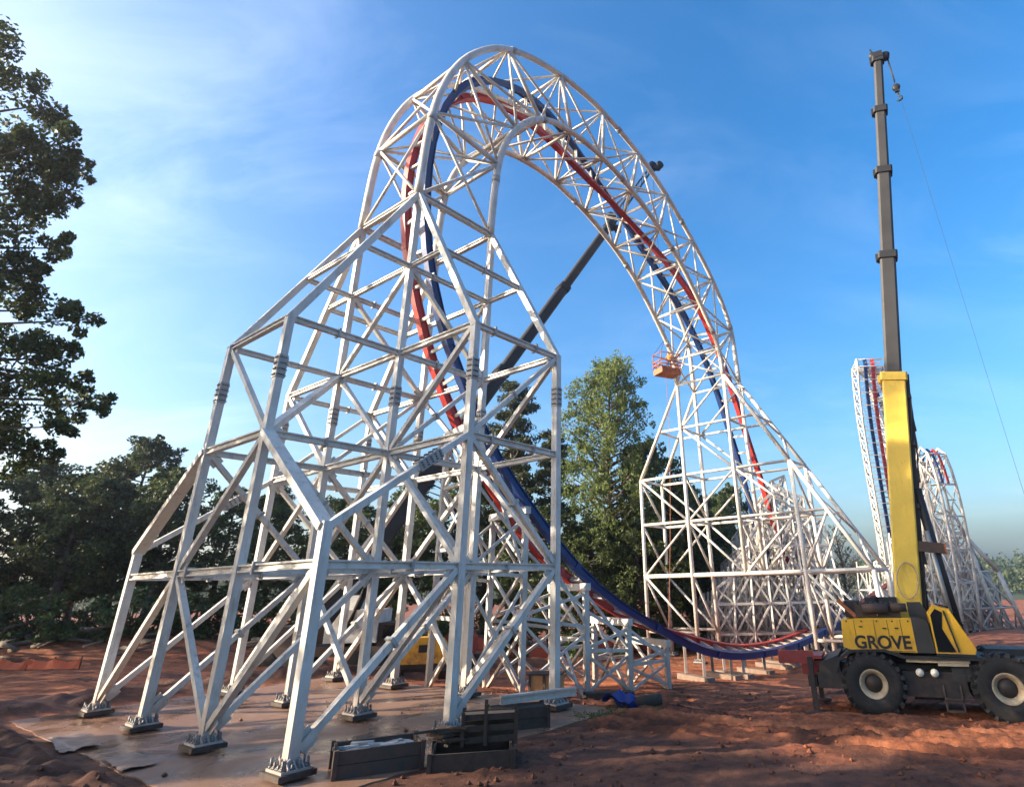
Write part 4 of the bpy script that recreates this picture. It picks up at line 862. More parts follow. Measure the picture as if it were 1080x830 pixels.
for k in range(14): mb.box((-4.0+hr_.uniform(-.35,.5),17.25+hr_.uniform(-.3,.4),.42+.05*k*.6),(hr_.uniform(.4,1.0),hr_.uniform(.08,.2),.05),hr_.uniform(-.5,.9))
solo('scrap_boards',mb,M['wood'],'loose scrap boards piled on the left end of the low dark box','boards',(-4.0,17.3,.42))
c4=thing('timber_crate','long weathered timber box standing behind the low crate with a white beam on it','crate',(-2.75,21.2,.0),R(20)); planks_box(c4,1.7,.9,.6,n=2,m=M['wood'])
mb=MB(); mb.box((0,0,.53),(1.55,.75,.1)); obj('timber_load',mb,M['wood'],c4,local=True)
mb=MB(); mb.ibeam((-3.3,21.15,.76),(-1.0,22.3,.80),.22,.24); solo('steel_beam',mb,M['steel'],'white steel beam resting across the weathered timber box','beam',(-3.3,21.15,.64))
c5=thing('plywood_box','orange brown plywood box standing on the pad behind the right front tower leg','box',(-2.35,26.7,-.12),R(-8))
mb=MB(); mb.box((0,0,.45),(1.25,.8,.9)); obj('box_body',mb,M['ply'],c5,local=True); mb=MB()
for x in (-.58,0,.58): mb.box((x,-.43,.45),(.10,.05,.9))
mb.box((0,0,.93),(1.4,.95,.05)); obj('battens',mb,M['rust'],c5,local=True)
mb=MB()
for k in range(9): mb.box((.15+hr_.uniform(-.1,.1),26.5+.13*(k%3)*1.3,G0(.2,26.5)+.1+.11*(k//3)),(1.9,.14,.1),.1+hr_.uniform(-.08,.08))
solo('lumber_stack',mb,M['wood'],'short stack of brown lumber on the clay between the track bents','lumber',(.15,26.6,G0(.2,26.5)))
lg=G0(.9,24.0)
mb=MB(); mb.path([Vector((1.05,24.05,lg+.16)),Vector((1.4,24.1,lg+.2)),Vector((1.95,24.3,lg+.22))],.2,12); solo('log',mb,M['wood'],'short grey log lying next to the blue tarp','log',(1,24,lg))
sheet('tarp','crumpled bright blue tarp lying on the clay in front of the track bents','tarp',(.55,24.0),1.35,.75,.15,M['tarp'],.5,5)
# bolts of white tube leaning by the first bents
mb=MB(); mb.tube((-.9,26.6,-.3),(-1.6,27.3,1.5),.06,8); mb.tube((-.9,26.6,-.3),(.3,26.9,-.2),.06,8); solo('bent_pipe',mb,M['steel'],'bent white pipe leaning on the ground behind the plywood box','pipe',(-.9,26.6,-.3))
# yellow excavator seen from behind
ex=thing('excavator','small yellow excavator seen from behind between the tower legs','excavator',(-9.9,35.6,G0(-9.9,35.6)),.22)
mb=MB()
def rbox(mb,c,d,r=.2):
    x,y,z=d[0]/2,d[1]/2,d[2]/2; pr=[(-x+r,-z),(x-r,-z),(x,-z+r*.5),(x,z-r),(x-r*.6,z-r*.25),(x-r*1.6,z),(-x+r*1.6,z),(-x+r*.6,z-r*.25),(-x,z-r),(-x,-z+r*.5)]
    return mb.prism(pr,Vector(c)-Vector((0,y,0)),Vector(c)+Vector((0,y,0)),ZV)
rbox(mb,(0,0,1.45),(2.7,1.1,1.25),.4); rbox(mb,(0,.9,1.35),(2.5,.9,1.0),.15); cw=obj('counterweight',mb,M['yellow'],ex,local=True)
mb=MB(); mb.box((.15,-.562,1.55),(.62,.02,.36)); obj('emblem',mb,M['black'],cw,local=True)
mb=MB(); mb.box((-.75,1.5,1.95),(1.0,1.5,1.7)); obj('cab',mb,M['black'],ex,local=True)
mb=MB(); mb.box((0,.2,.72),(2.2,1.4,.25)); mb.box((0,-.1,.62),(2.4,.5,.35)); obj('undercarriage',mb,M['black'],ex,local=True)
for s in (-1,1):
    mb=MB(); mb.prism([(-1.3,.12),(-1.05,-.32),(1.05,-.32),(1.3,.12),(1.1,.34),(-1.1,.34)],Vector((s*1.25-.28,.7,.36)),Vector((s*1.25+.28,.7,.36)),ZV); obj('track',mb,M['tyre'],ex,local=True)
mb=MB(); mb.path([Vector((.3,2.2,1.6)),Vector((.3,3.6,3.0)),Vector((.3,5.2,2.4)),Vector((.3,5.8,.9))],.2,8,Vector((1,0,0))); obj('boom_arm',mb,M['yellow'],ex,local=True)
mb=MB(); mb.box((.3,5.9,.6),(.9,.7,.7)); obj('bucket',mb,M['black'],ex,local=True)
# red generator behind it
gn=thing('generator','red machine with a rounded hood standing behind the yellow excavator','generator',(-9.3,42.5,G0(-9.3,42.5)),.1)
mb=MB(); rbox(mb,(0,0,1.7),(2.0,1.5,1.6),.5); obj('hood',mb,M['machred'],gn,local=True); mb=MB(); mb.box((0,0,.6),(2.9,1.6,.7)); obj('skid',mb,M['black'],gn,local=True)
# orange safety fences
def fence(label,a,b,n,h=1.0,sag=.25):
    root=thing('safety_fence',label,'fence',(a[0],a[1],G0(*a)),group=None); mb=MB(); vs=[]; mbp=MB()
    for k in range(n*4+1):
        t=k/(n*4); x=a[0]+(b[0]-a[0])*t; y=a[1]+(b[1]-a[1])*t; z=G0(x,y)+rough(x,y); s=sag*abs(math.sin(t*n*math.pi))*(.6+.6*mnoise.noise(Vector((t*9,3,1))))
        vs+=[Vector((x,y+.1*mnoise.noise(Vector((t*20,0,5))),z+.1-s*.3)),Vector((x,y+.25*s,z+h-s))]
        if k%4==0: mbp.box((x,y+.05,z+h*.55),(.05,.05,h*1.2))
    N=n*4; mb.add(vs,[(2*k,2*k+2,2*k+3,2*k+1) for k in range(N)]); nb=len(vs)
    obj('fence_mesh',mb,M['mesh'],root,fix=False); obj('fence_posts',mbp,M['rust'],root); return root
fence('orange safety fence sagging along the dirt bank at the left edge',(-42,40.5),(-31.6,39.6),6,.62,.3)
fence('orange safety fence stretched across the clearing under the trees behind the track',(-13,55),(6,59),9,1.0,.15)
# logs and roots on the dirt bank
lr_=random.Random(4)
mbs=MB()
for k in range(40):
    x=lr_.uniform(-45,-20); y=lr_.uniform(42.5,47); z=G0(x,y)+lr_.uniform(.0,.9); a=lr_.uniform(-.5,.5); L=lr_.uniform(.6,2.6)
    mbs.tube((x,y,z),(x+L*math.cos(a),y+L*math.sin(a),z+lr_.uniform(-.3,.5)),lr_.uniform(.05,.22),7,lr_.uniform(.03,.12))
o=solo('brush_heap',mbs,M['bark'],'heap of cut logs and roots along the dirt bank below the left trees','brush',(-32,44,G0(-32,44))); o['kind']='stuff'
# loose clods of clay
mb=MB(); cr=random.Random(21)
for k in range(9000):
    x=cr.uniform(-14,24); y=cr.uniform(13,34)
    if slabdist(x,y)<.1 and cr.random()<.93: continue
    if mnoise.noise(Vector((x*.25,y*.25,2)))<-.05 and cr.random()<.7: continue
    s=.015+.085*cr.random()**5; z=Gf(x,y) if slabdist(x,y)>0 else .03
    c=Vector((x,y,z+s*.3)); vs=[c+Vector((cr.uniform(.6,1.2)*s*a,cr.uniform(.6,1.2)*s*b_,cr.uniform(.5,1)*s*d)) for a,b_,d in ((1,0,0),(-1,0,0),(0,1,0),(0,-1,0),(0,0,1),(0,0,-.6))]
    mb.add(vs,[(0,2,4),(2,1,4),(1,3,4),(3,0,4),(2,0,5),(1,2,5),(3,1,5),(0,3,5)])
cc_=obj('clay_clods',mb,M['clay'],kind='stuff',fix=False); ca_=cc_.data.attributes.new('soil_shade','FLOAT','POINT'); ca_.data.foreach_set('value',[soil_shade(v_[0],v_[1]) for v_ in mb.v])
# far cars and houses on the right
def car(x,y,rz,label,c,first):
    z=G0(x,y)
    if first is None:
        root=thing('parked_car',label,'car',(x,y,z),rz,'cars parked at the far right')
        mb=MB(); prof=[(-2.2,.35),(2.2,.35),(2.25,.75),(1.3,.9),(.7,1.42),(-1.2,1.45),(-2.0,.95),(-2.25,.8)]; n=len(prof)
        mb.add([(a,-.85,b) for a,b in prof]+[(a,.85,b) for a,b in prof],[tuple(range(n-1,-1,-1)),tuple(range(n,2*n))]+[(i,(i+1)%n,n+(i+1)%n,n+i) for i in range(n)]); obj('body',mb,c,root,local=True)
        mb=MB(); mb.box((-.2,0,1.15),(1.7,1.73,.36)); obj('window',mb,M['glass'],root,local=True)
        for a in (-1.35,1.35):
            for s in (-.8,.8): mb=MB(); mb.lathe((a,s,.33),(0,1,0),[(-.1,0),(-.1,.33),(.1,.33),(.1,0)],14); obj('wheel',mb,M['tyre'],root,local=True)
        return root
    return dup(first,(x,y,z),rz,label=label)
CA=[(70,94,.2,'white car parked at the far right edge behind the coaster',M['offwhite']),(73.5,97,.3,'dark car parked beside the white car at the far right',M['black']),(77,101,.2,'red car parked last in the row at the far right',M['machred'])]
for c in CA: car(*c,None)
def house(x,y,z,sx,sy,h,rz,label):
    root=thing('house',label,'house',(x,y,z),rz,'houses among the far trees'); mb=MB(); mb.box((0,0,h/2),(sx,sy,h)); obj('wall',mb,M['offwhite'],root,local=True)
    mb=MB(); mb.add([(-sx/2-.4,-sy/2-.4,h),(sx/2+.4,-sy/2-.4,h),(sx/2+.4,sy/2+.4,h),(-sx/2-.4,sy/2+.4,h),(-sx/2-.4,0,h+3),(sx/2+.4,0,h+3)],[(0,1,5,4),(2,3,4,5),(0,4,3),(1,2,5),(3,2,1,0)]); obj('roof',mb,M['grey'],root,local=True)
    mb=MB(); 
    for k in (-.3,0,.3): mb.box((k*sx,-sy/2-.02,h*.55),(1.2,.06,1.4))
    obj('window',mb,M['glass'],root,local=True)
house(171,245,-2,14,9,6,.3,'pale house on the left among the far trees right of the coasters'); house(190,252,-1,12,9,6,-.2,'pale house in the middle among the far trees at the right edge'); house(208,262,0,15,10,6,.1,'pale house furthest right among the far trees')
# ================= vegetation =================
def leafmat(name,dark,lite,trans=.3,hue=None):
    m,nt,b=mat(name); geo=nt.nodes.new('ShaderNodeNewGeometry'); oi=nt.nodes.new('ShaderNodeObjectInfo')
    c=ramp(nt,geo.outputs['Random Per Island'],[(0,dark),(.55,tuple((a+b_)/2 for a,b_ in zip(dark,lite))),(1,lite)])
    n=tex(nt,.45,3,.5); c=mix(nt,ramp(nt,n,[(.38,(0,0,0)),(.66,(.55,.55,.55))]),c,lite)
    hs=nt.nodes.new('ShaderNodeHueSaturation'); nt.links.new(c,hs.inputs['Color'])
    mr=nt.nodes.new('ShaderNodeMapRange'); mr.inputs[3].default_value=.7; mr.inputs[4].default_value=1.25; nt.links.new(oi.outputs['Random'],mr.inputs[0]); nt.links.new(mr.outputs[0],hs.inputs['Value']); c=hs.outputs[0]
    nt.links.new(c,b.inputs['Base Color']); b.inputs['Roughness'].default_value=.55; b.inputs['Specular IOR Level'].default_value=.3
    tr=nt.nodes.new('ShaderNodeBsdfTranslucent'); nt.links.new(c,tr.inputs[0]); ms=nt.nodes.new('ShaderNodeMixShader'); ms.inputs[0].default_value=trans
    nt.links.new(b.outputs[0],ms.inputs[1]); nt.links.new(tr.outputs[0],ms.inputs[2]); nt.links.new(ms.outputs[0],nt.nodes['Material Output'].inputs[0]); return m
L_dark=leafmat('oak_leaves',(.024,.04,.013),(.095,.125,.036)); L_mid=leafmat('broad_leaves',(.034,.056,.016),(.13,.16,.048)); L_pine=leafmat('pine_needles',(.022,.036,.015),(.075,.09,.035)); L_pop=leafmat('bright_leaves',(.06,.095,.026),(.21,.26,.08),.45); L_bush=leafmat('bush_leaves',(.022,.04,.012),(.09,.13,.04)); L_far=leafmat('far_leaves',(.04,.06,.03),(.09,.11,.05))
def leaves(name,clumps,size,m,seed,parent=None,local=True,flat=.0,aspect=.55):
    # clumps: (x,y,z,r,n) ; every leaf is one small bent quad
    r=np.random.default_rng(seed); C=[]
    for x,y,z,rad,n in clumps:
        d=r.normal(size=(n,3)); d/=np.linalg.norm(d,axis=1,keepdims=True); rr=rad*r.uniform(.25,1.0,size=(n,1))**.6
        p=d*rr; p[:,2]*=(1-flat); C.append(p+[x,y,z])
    C=np.concatenate(C); n=len(C); a=r.normal(size=(n,3)); a/=np.linalg.norm(a,axis=1,keepdims=True); b=np.cross(a,r.normal(size=(n,3))); b/=np.linalg.norm(b,axis=1,keepdims=True)
    s=size*r.uniform(.55,1.3,size=(n,1)); a=a*s*.5; b=b*s*.5*aspect; nrm=np.cross(a,b)*(.5/np.maximum(s,1e-6))
    v=np.stack([C-a,C+b+nrm,C+a,C-b+nrm],1).reshape(-1,3).astype(np.float32)
    me=bpy.data.meshes.new(name); me.vertices.add(4*n); me.vertices.foreach_set('co',v.ravel()); me.loops.add(4*n); me.loops.foreach_set('vertex_index',np.arange(4*n,dtype=np.int32)); me.polygons.add(n); me.polygons.foreach_set('loop_start',np.arange(0,4*n,4,dtype=np.int32)); me.update(calc_edges=True); me.materials.append(m)
    o=bpy.data.objects.new(name,me); COL.objects.link(o)
    if parent is not None: o.parent=parent
    return o
def tree_proto(kind,H,seed,label,cat='tree',name='tree',lsize=.34,dens=1.0,m=None,rad=None,base=None,bark=True,lean=0):
    r=random.Random(seed); root=thing(name,label,cat,(0,0,0)); cl=[]; mb=MB(); lean=r.uniform(-.03,.03)
    tp=lambda h:Vector((lean*h+.25*math.sin(h*.35+seed),.25*math.cos(h*.3+seed)-.25,h))
    pts=[tp(H*.93*k/9) for k in range(10)]
    for k in range(9): mb.tube(pts[k],pts[k+1],.018*H*(1-k/9)+.05,9,.018*H*(1-(k+1)/9)+.05)
    def limb(h,ang,L,up,n=4):
        p=tp(h);q=p+Vector((math.cos(ang)*L,math.sin(ang)*L,up)); mid=(p+q)/2+Vector((0,0,-.08*L)); w=.008*H*(1-h/H*.6)
        mb.tube(p,mid,w,6,w*.7); mb.tube(mid,q,w*.7,6,w*.25); return q
    if kind=='broad':
        rad=rad or H*.27; base=base or H*.22
        nl=int(46)
        for k in range(nl):
            f=(k+r.random())/nl; h=base+(H-base)*f; prof=math.sin(math.pi*min(1,(.16+.84*f))**.85)**.7; a=k*2.4+r.uniform(-.6,.6)
            L=rad*prof*r.uniform(.55,1.1); q=limb(min(h*.92,H*.9),a,L,r.uniform(.02,.25)*L+h*.06)
            cr_=r.uniform(.09,.16)*H*.8*(.6+.4*prof); cl.append((q.x,q.y,q.z,cr_*.62,int(95*dens)))
            for e in range(4):
                u=Vector((r.gauss(0,1),r.gauss(0,1),r.gauss(0,.7))).normalized()*cr_*.8; cl.append((q.x+u.x,q.y+u.y,q.z+u.z,cr_*r.uniform(.25,.5),int(48*dens)))
            if r.random()<.6: pm=tp(h).lerp(q,.5); cl.append((pm.x,pm.y,pm.z,cr_*.5,int(45*dens)))
        cl.append((*tp(H*.95),H*.055,int(70*dens)))
    elif kind=='column':
        rad=rad or H*.16; base=base or H*.12; nl=120
        for k in range(nl):
            f=(k+r.random())/nl; h=base+(H-base)*f; prof=math.sqrt(max(.03,1-(max(0,f-.55)/.47)**2))*(.62+.38*min(1,f*2.4)); a=k*2.4+r.uniform(-.5,.5); L=rad*max(.15,prof)*r.uniform(.6,1.12)
            q=limb(h*.93,a,L,h*.05+.3*L); cr_=H*.05*r.uniform(.7,1.3); cl.append((q.x,q.y,q.z,cr_*.8,int(80*dens)))
            for e in range(3):
                u=Vector((r.gauss(0,1),r.gauss(0,1),r.gauss(0,.9))).normalized()*cr_*.9; cl.append((q.x+u.x,q.y+u.y,q.z+u.z,cr_*r.uniform(.3,.6),int(46*dens)))
            pm=tp(h).lerp(q,.55); cl.append((pm.x,pm.y,pm.z,cr_*.6,int(45*dens)))
        cl.append((*tp(H*.94),H*.04,int(70*dens)))
    elif kind=='pine':
        base=base or H*.35; nl=44
        for k in range(nl):
            f=(k+r.random())/nl; h=base+(H-base)*f; L=H*.19*(1-f*.72)*r.uniform(.5,1.2); q=limb(h*.97,k*2.4+r.uniform(-.7,.7),L,.12*L+.02*H)
            for e in range(3):
                t=.5+.25*e; p=tp(h).lerp(q,t); cl.append((p.x,p.y,p.z+.15,H*.038*r.uniform(.7,1.3),int(70*dens)))
        cl.append((*tp(H*.96),H*.035,int(90*dens)))
    elif kind=='bare':
        for k in range(34):
            h=H*(.2+.75*k/34); L=H*.28*(1.1-k/34*.85)*r.uniform(.6,1.1); a=k*2.4; q=limb(h*.9,a,L,L*.9)
            for e in range(9):
                p=tp(h*.9).lerp(q,r.uniform(.35,1)); u=Vector((r.uniform(-1,1),r.uniform(-1,1),r.uniform(.2,1.2)))*L*.33; mb.tube(p,p+u,.035,4,.015)
                for g_ in range(3):
                    p2=p+u*r.uniform(.3,1); mb.tube(p2,p2+Vector((r.uniform(-1,1),r.uniform(-1,1),r.uniform(.1,1)))*L*.17,.022,3,.01)
            cl.append((q.x,q.y,q.z,L*.2,6))
    elif kind=='shrub':
        for k in range(26):
            a=r.uniform(0,6.28); rr=H*.75*math.sqrt(r.random()); h=H*r.uniform(.15,.95)*(1-.45*(rr/(H*.75))**2)
            q=Vector((rr*math.cos(a),rr*math.sin(a),h)); mb.tube((0,0,0),q,.03,5,.012); cl.append((q.x,q.y,q.z,H*r.uniform(.13,.24),int(75*dens)))
    obj('trunk' if kind!='shrub' else 'stems',mb,M['bark'],root,local=True,fix=False)
    leaves('crown',cl,lsize,m or L_mid,seed,root,flat=.45 if kind=='pine' else .15,aspect=.5 if kind!='pine' else .35)
    return root,H
PR={}
PR['oakA']=tree_proto('broad',14,1,'x',m=L_dark,lsize=.36); PR['oakB']=tree_proto('broad',14,2,'x',m=L_mid,lsize=.34,rad=4.4); PR['oakC']=tree_proto('broad',14,3,'x',m=L_dark,lsize=.36,rad=4.2,base=2)
PR['pine']=tree_proto('pine',26,4,'x',name='pine_tree',m=L_pine,lsize=.5,dens=1.3); PR['pop']=tree_proto('column',27,5,'x',m=L_pop,lsize=.34,dens=1.2,rad=4.9,base=5)
PR['bare']=tree_proto('bare',13,6,'x',m=L_far,lsize=.4); PR['shrub']=tree_proto('shrub',2.6,8,'x',cat='shrub',name='shrub',m=L_bush,lsize=.26); PR['pineB']=tree_proto('pine',22,9,'x',name='pine_tree',m=L_pine,lsize=.5,dens=1.3,base=6)
used=set(); tr_=random.Random(31)
def plant(k,x,y,H,label,group='trees along the edge of the clearing',wide=1.0):
    root,h0=PR[k]; s=H/h0; z=G0(x,y)-.15; rz=tr_.uniform(0,6.28); sc=(s*wide,s*wide,s)
    if k in used: return dup(root,(x,y,z),rz,sc,label,group)
    used.add(k); root.location=(x,y,z); root.rotation_euler=(0,0,rz); root.scale=sc; root['label']=label; root['group']=group; return root
TREES=[
('oakA',-60,50,15.5,'broad dark tree at the far left edge of the left woods',1.1),('oakB',-54,48,13.5,'olive tree at the left edge behind the hanging branches',1.15),('oakC',-49.5,52,14,'dark tree right of the olive one in the left woods',1.1),
('oakA',-47.5,57,14.6,'dark tree standing back in the left woods',1.1),('oakB',-44,50.5,12.5,'lower leafy tree in front of the tallest tree of the left woods',1.2),('oakC',-42.8,55,16.6,'tallest rounded tree of the left woods',1.0),
('oakA',-38.5,53,13,'dark tree just right of the tallest tree of the left woods',1.1),('oakB',-36.5,60,13.5,'olive tree behind the splayed left legs of the tower',1.1),('pineB',-38,71,15.5,'pointed conifer seen through the left tower bay',1.0),
('oakC',-32,58,12.5,'dark tree seen through the left tower base',1.15),('oakA',-29,66,13.5,'dark tree seen behind the second left leg',1.1),('oakC',-25,62,12.5,'low dark tree seen through the middle of the left tower',1.2),
('oakA',-21.5,66,14.5,'leafy tree seen left of the inner columns of the left tower',1.1),('oakB',-17.5,66,18.5,'tall olive tree behind the red rail in the left tower',1.0),('oakC',-13.5,69,17,'dark tree right behind the red rail in the left tower',1.0),
('pine',-9.3,65,27.4,'tall ragged pine just left of the high leafy tree',1.0),('pineB',-5.6,70,23,'second pine at the right tower leg beside the ragged pine',1.05),
('oakC',-5,61,13.5,'dense dark tree low behind the blue rail',1.2),('pop',1.0,63,29.3,'high leafy tree standing alone in the middle beneath the arch',.82),('oakA',4.2,64.5,20.5,'dark broad tree pressed against the right side of the high leafy tree',.85),
('oakB',-1.5,58.5,11,'brighter low tree at the foot of the high leafy tree',1.1),('oakC',3.2,60,12,'dark low tree right of the foot of the high leafy tree',1.2),('oakA',7.6,68,16.5,'dark tree behind the left corner of the right tower',1.0),
('oakC',10.8,76,16,'dark tree seen between the first columns of the right tower',1.0),('pineB',13.2,90,19,'dark conifer seen between the middle columns of the right tower',1.0),('oakA',17,96,18,'dark tree over the left shoulder of the grey trestle',1.0),('oakC',21,98,20,'dark tree behind the top of the grey trestle',.95),
('pineB',26,99,17.5,'dark conifer right of the grey trestle',1.0),('oakA',29,98,12,'low dark tree right of the grey trestle',1.1),('oakC',7,73,12,'low dark tree filling the base of the right tower',1.25),('oakA',12.5,88,13,'low dark tree behind the base of the grey trestle',1.3),('oakC',19,93,12.5,'low broad tree behind the middle of the grey trestle',1.3),('oakB',33,104,9,'low bushy tree under the bare tree',1.2),
('bare',35.8,95,14.5,'thin sparsely leafed tree right of the right tower',1.0)]
for k,x,y,H,lab,w in TREES: plant(k,x,y,H,lab,wide=w)
# trees on the open left side of the site, behind and beside the photographer
for k,x,y,H,lab,w in [('oakB',-41,23.5,9.5,'leafy tree left of the clearing just outside the near branches',1.15),('oakC',-57,38,19,'tall dark tree beyond the left end of the dirt bank',1.1),('oakB',-55,30,18,'tall olive tree beyond the left end of the dirt bank',1.1),('pop',-33,15.6,23,'slender tall tree left of the clearing beside the near branches',.75),('oakA',-36,6.5,19,'tall tree left of the clearing nearest the near branches',1.15),('oakC',-33,-1,16,'tall tree left of the clearing beside the photographer',1.2),('oakB',-40,-8,20,'tall olive tree left of the clearing behind the photographer',1.2),('oakA',-33,-11,21,'broad tree furthest behind the photographer on the left',1.2)]: plant(k,x,y,H,lab,'trees beside the photographer',w)
for i,(x,y,H,lab) in enumerate([(-50,46.5,3,'leafy shrub at the far left end of the dirt bank'),(-45.5,46,2.6,'shrub above the orange fence end'),(-42,47,3.6,'tall shrub on the dirt bank under the left woods'),(-38.5,46.2,2.4,'low shrub on top of the dirt bank'),(-35,47.5,3.4,'shrub behind the outer left tower leg'),(-31.5,48.5,3,'shrub between the two left tower legs'),(-28,50,3.2,'shrub behind the second left tower leg'),(-24.5,52,2.8,'shrub seen low through the left tower base'),(-20,55,3.4,'shrub left of the red crane'),(-13,58,3,'shrub behind the yellow excavator'),(-8,57.5,3.4,'shrub under the ragged pine'),(-2,56.5,3,'shrub under the high leafy tree'),(3.5,58.5,3.4,'shrub behind the lowest blue rail'),(8,63,3,'shrub at the left foot of the right tower'),(28,92,4,'shrub low at the right of the grey trestle'),(33,90,3.5,'shrub below the bare tree')]):
    root,h0=PR['shrub']; s=H/h0
    if i==0: root.location=(x,y,G0(x,y)-.1); root.scale=(s*1.25,s*1.25,s); root['label']=lab; root['group']='shrubs at the edge of the woods'
    else: dup(root,(x,y,G0(x,y)-.1),tr_.uniform(0,6.28),(s*1.25,s*1.25,s),lab,'shrubs at the edge of the woods')
# near tree whose branches hang in at the left edge
F=614.05
def at(px,py,dep):
    d=Vector((0,.92082,.38999))+Vector((.99973,.00908,-.02144))*((px-630.09)/F)-Vector((.02329,-.38989,.92057))*((py-356.95)/F); return Vector((0,0,4))+d*dep
NT=(-27.5,18.5)
near=thing('tree','big dark tree whose ragged branches hang in at the left edge of the view','tree',(*NT,G0(*NT)))
NC=[(-8.24,0,0)]
cl=[];mb=MB(); nr=random.Random(12); tb0=Vector((NT[0],NT[1],-.2))
def tpn(h): return tb0+Vector((.3*math.sin(h*.2),.2*math.cos(h*.25),h))
for k in range(10): mb.tube(tpn(2.4*k),tpn(2.4*k+2.4),.42*(1-k/10.5)+.05,10,.42*(1-(k+1)/10.5)+.05)
BR=NEARPTS
for (x,y,z,rad) in BR:
    q=Vector((x,y,z)); h=max(3,min(22,z-rad*.6-2.0)); p=tpn(h); mid=(p+q)/2+Vector((0,0,.6)); mb.tube(p,mid,.11,6,.07); mb.tube(mid,q,.07,6,.02)
    cl.append((x,y,z,rad*.8,int(200*rad)))
    for e in range(5):
        u=Vector((nr.gauss(0,1),nr.gauss(0,1),nr.gauss(0,.8))).normalized()*rad*.95; cl.append((x+u.x,y+u.y,z+u.z,rad*nr.uniform(.3,.55),int(150*rad)))
        mb.tube(q,q+u,.03,5,.01)
for k in range(22):
    a=nr.uniform(0,6.28); h=nr.uniform(7,24); L=7.0*math.sin(math.pi*min(1,(h-3)/23))**.6*nr.uniform(.35,1); q=tpn(h)+Vector((math.cos(a)*L,math.sin(a)*L,nr.uniform(0,1.5)))
    # keep the view side for the clumps above
    if q.x>-26.3 or q.z>21.5: continue
    mb.tube(tpn(h*.92),q,.08,6,.02); rad=nr.uniform(.8,1.5); cl.append((q.x,q.y,q.z,rad,int(330*rad)))
for o in (obj('trunk',mb,M['bark'],near,fix=False),):pass
o=leaves('crown',cl,.22,L_dark,77); me=o.data; me.transform(Matrix.Translation(-near.location)); o.parent=near
# distant wooded ridge
hv=[];N=90
mb=MB()
for k in range(N+1):
    a=R(-62+124*k/N)
    for r_,z in ((235,-3),(300,2.5+3*mnoise.noise(Vector((k*.25,1,0)))),(420,9+7*mnoise.noise(Vector((k*.17,5,0)))),(620,6),(880,-6)): hv.append((r_*math.sin(a),r_*math.cos(a),z))
mb.add(hv,[(k*5+i,k*5+i+1,(k+1)*5+i+1,(k+1)*5+i) for k in range(N) for i in range(4)],True); 
hm=paint('wooded_hill_ground',(.05,.065,.03),(.035,.045,.022),.9,scale=.05); obj('hills',mb,hm,kind='structure')
fr=random.Random(8); cl=[]
for k in range(1500):
    a=R(fr.uniform(-55,48)); d=fr.uniform(225,420); x,y=d*math.sin(a),d*math.cos(a); zb=-3+5.5*ss(235,300,d)+6.5*ss(300,420,d)
    h=fr.uniform(4,9); 
    for e in range(4): cl.append((x+fr.uniform(-2,2),y+fr.uniform(-2,2),zb+h*(.3+.25*e)*.8,fr.uniform(1.6,3.0),9))
o=leaves('far_woods',cl,1.7,L_far,5,local=False); o['kind']='stuff'
cl=[]
for k in range(420):
    x=fr.uniform(-4,34); y=fr.uniform(60+.9*max(0,x),62+1.1*max(0,x)+14); cl.append((x,y,G0(x,y)+fr.uniform(.2,.7),fr.uniform(.4,.9),30))
for k in range(260):
    x=fr.uniform(-58,-14); y=fr.uniform(44.5,50)+.25*(x+40); cl.append((x,y,G0(x,y)+fr.uniform(.1,.6),fr.uniform(.3,.8),34))
o=leaves('undergrowth',cl,.3,L_bush,6,local=False); o['kind']='stuff'
cl=[]
for (x,y,n_) in ((.9,23.3,10),(-.2,22.6,14),(1.6,23.2,6)):
    for k in range(n_): cl.append((x+fr.uniform(-.9,.9),y+fr.uniform(-.4,.4),G0(x,y)+.06,.14,26))
o=leaves('grass',cl,.13,L_mid,9,local=False,flat=.3,aspect=.2); o['kind']='stuff'
# ================= sky, sun, camera =================
SUN_AZ=R(-100); SUN_EL=R(20)     # bearing from +Y, clockwise positive
sd=Vector((math.sin(SUN_AZ)*math.cos(SUN_EL),math.cos(SUN_AZ)*math.cos(SUN_EL),math.sin(SUN_EL)))
w=bpy.data.worlds.new('World'); SC.world=w; w.use_nodes=True; nt=w.node_tree; bg=nt.nodes['Background']
sky=nt.nodes.new('ShaderNodeTexSky'); sky.sky_type='NISHITA'; sky.sun_disc=False; sky.sun_elevation=SUN_EL; sky.sun_rotation=SUN_AZ; sky.air_density=SKY_AIR; sky.dust_density=SKY_DUST; sky.ozone_density=3.0
tc=nt.nodes.new('ShaderNodeTexCoord'); sx=nt.nodes.new('ShaderNodeSeparateXYZ'); nt.links.new(tc.outputs['Generated'],sx.inputs[0])
ma=nt.nodes.new('ShaderNodeMath'); ma.operation='ADD'; ma.inputs[1].default_value=.22; nt.links.new(sx.outputs[2],ma.inputs[0])
dv_=nt.nodes.new('ShaderNodeVectorMath'); dv_.operation='DIVIDE'; cb=nt.nodes.new('ShaderNodeCombineXYZ'); 
for i in range(3): nt.links.new(ma.outputs[0],cb.inputs[i])
nt.links.new(tc.outputs['Generated'],dv_.inputs[0]); nt.links.new(cb.outputs[0],dv_.inputs[1])
mp=nt.nodes.new('ShaderNodeMapping'); mp.inputs['Scale'].default_value=(1.0,1.9,.0); mp.inputs['Rotation'].default_value=(0,0,.5); nt.links.new(dv_.outputs[0],mp.inputs[0])
n1=tex(nt,1.5,9,.62,mp.outputs[0],.9); n2=tex(nt,.75,4,.5,mp.outputs[0])
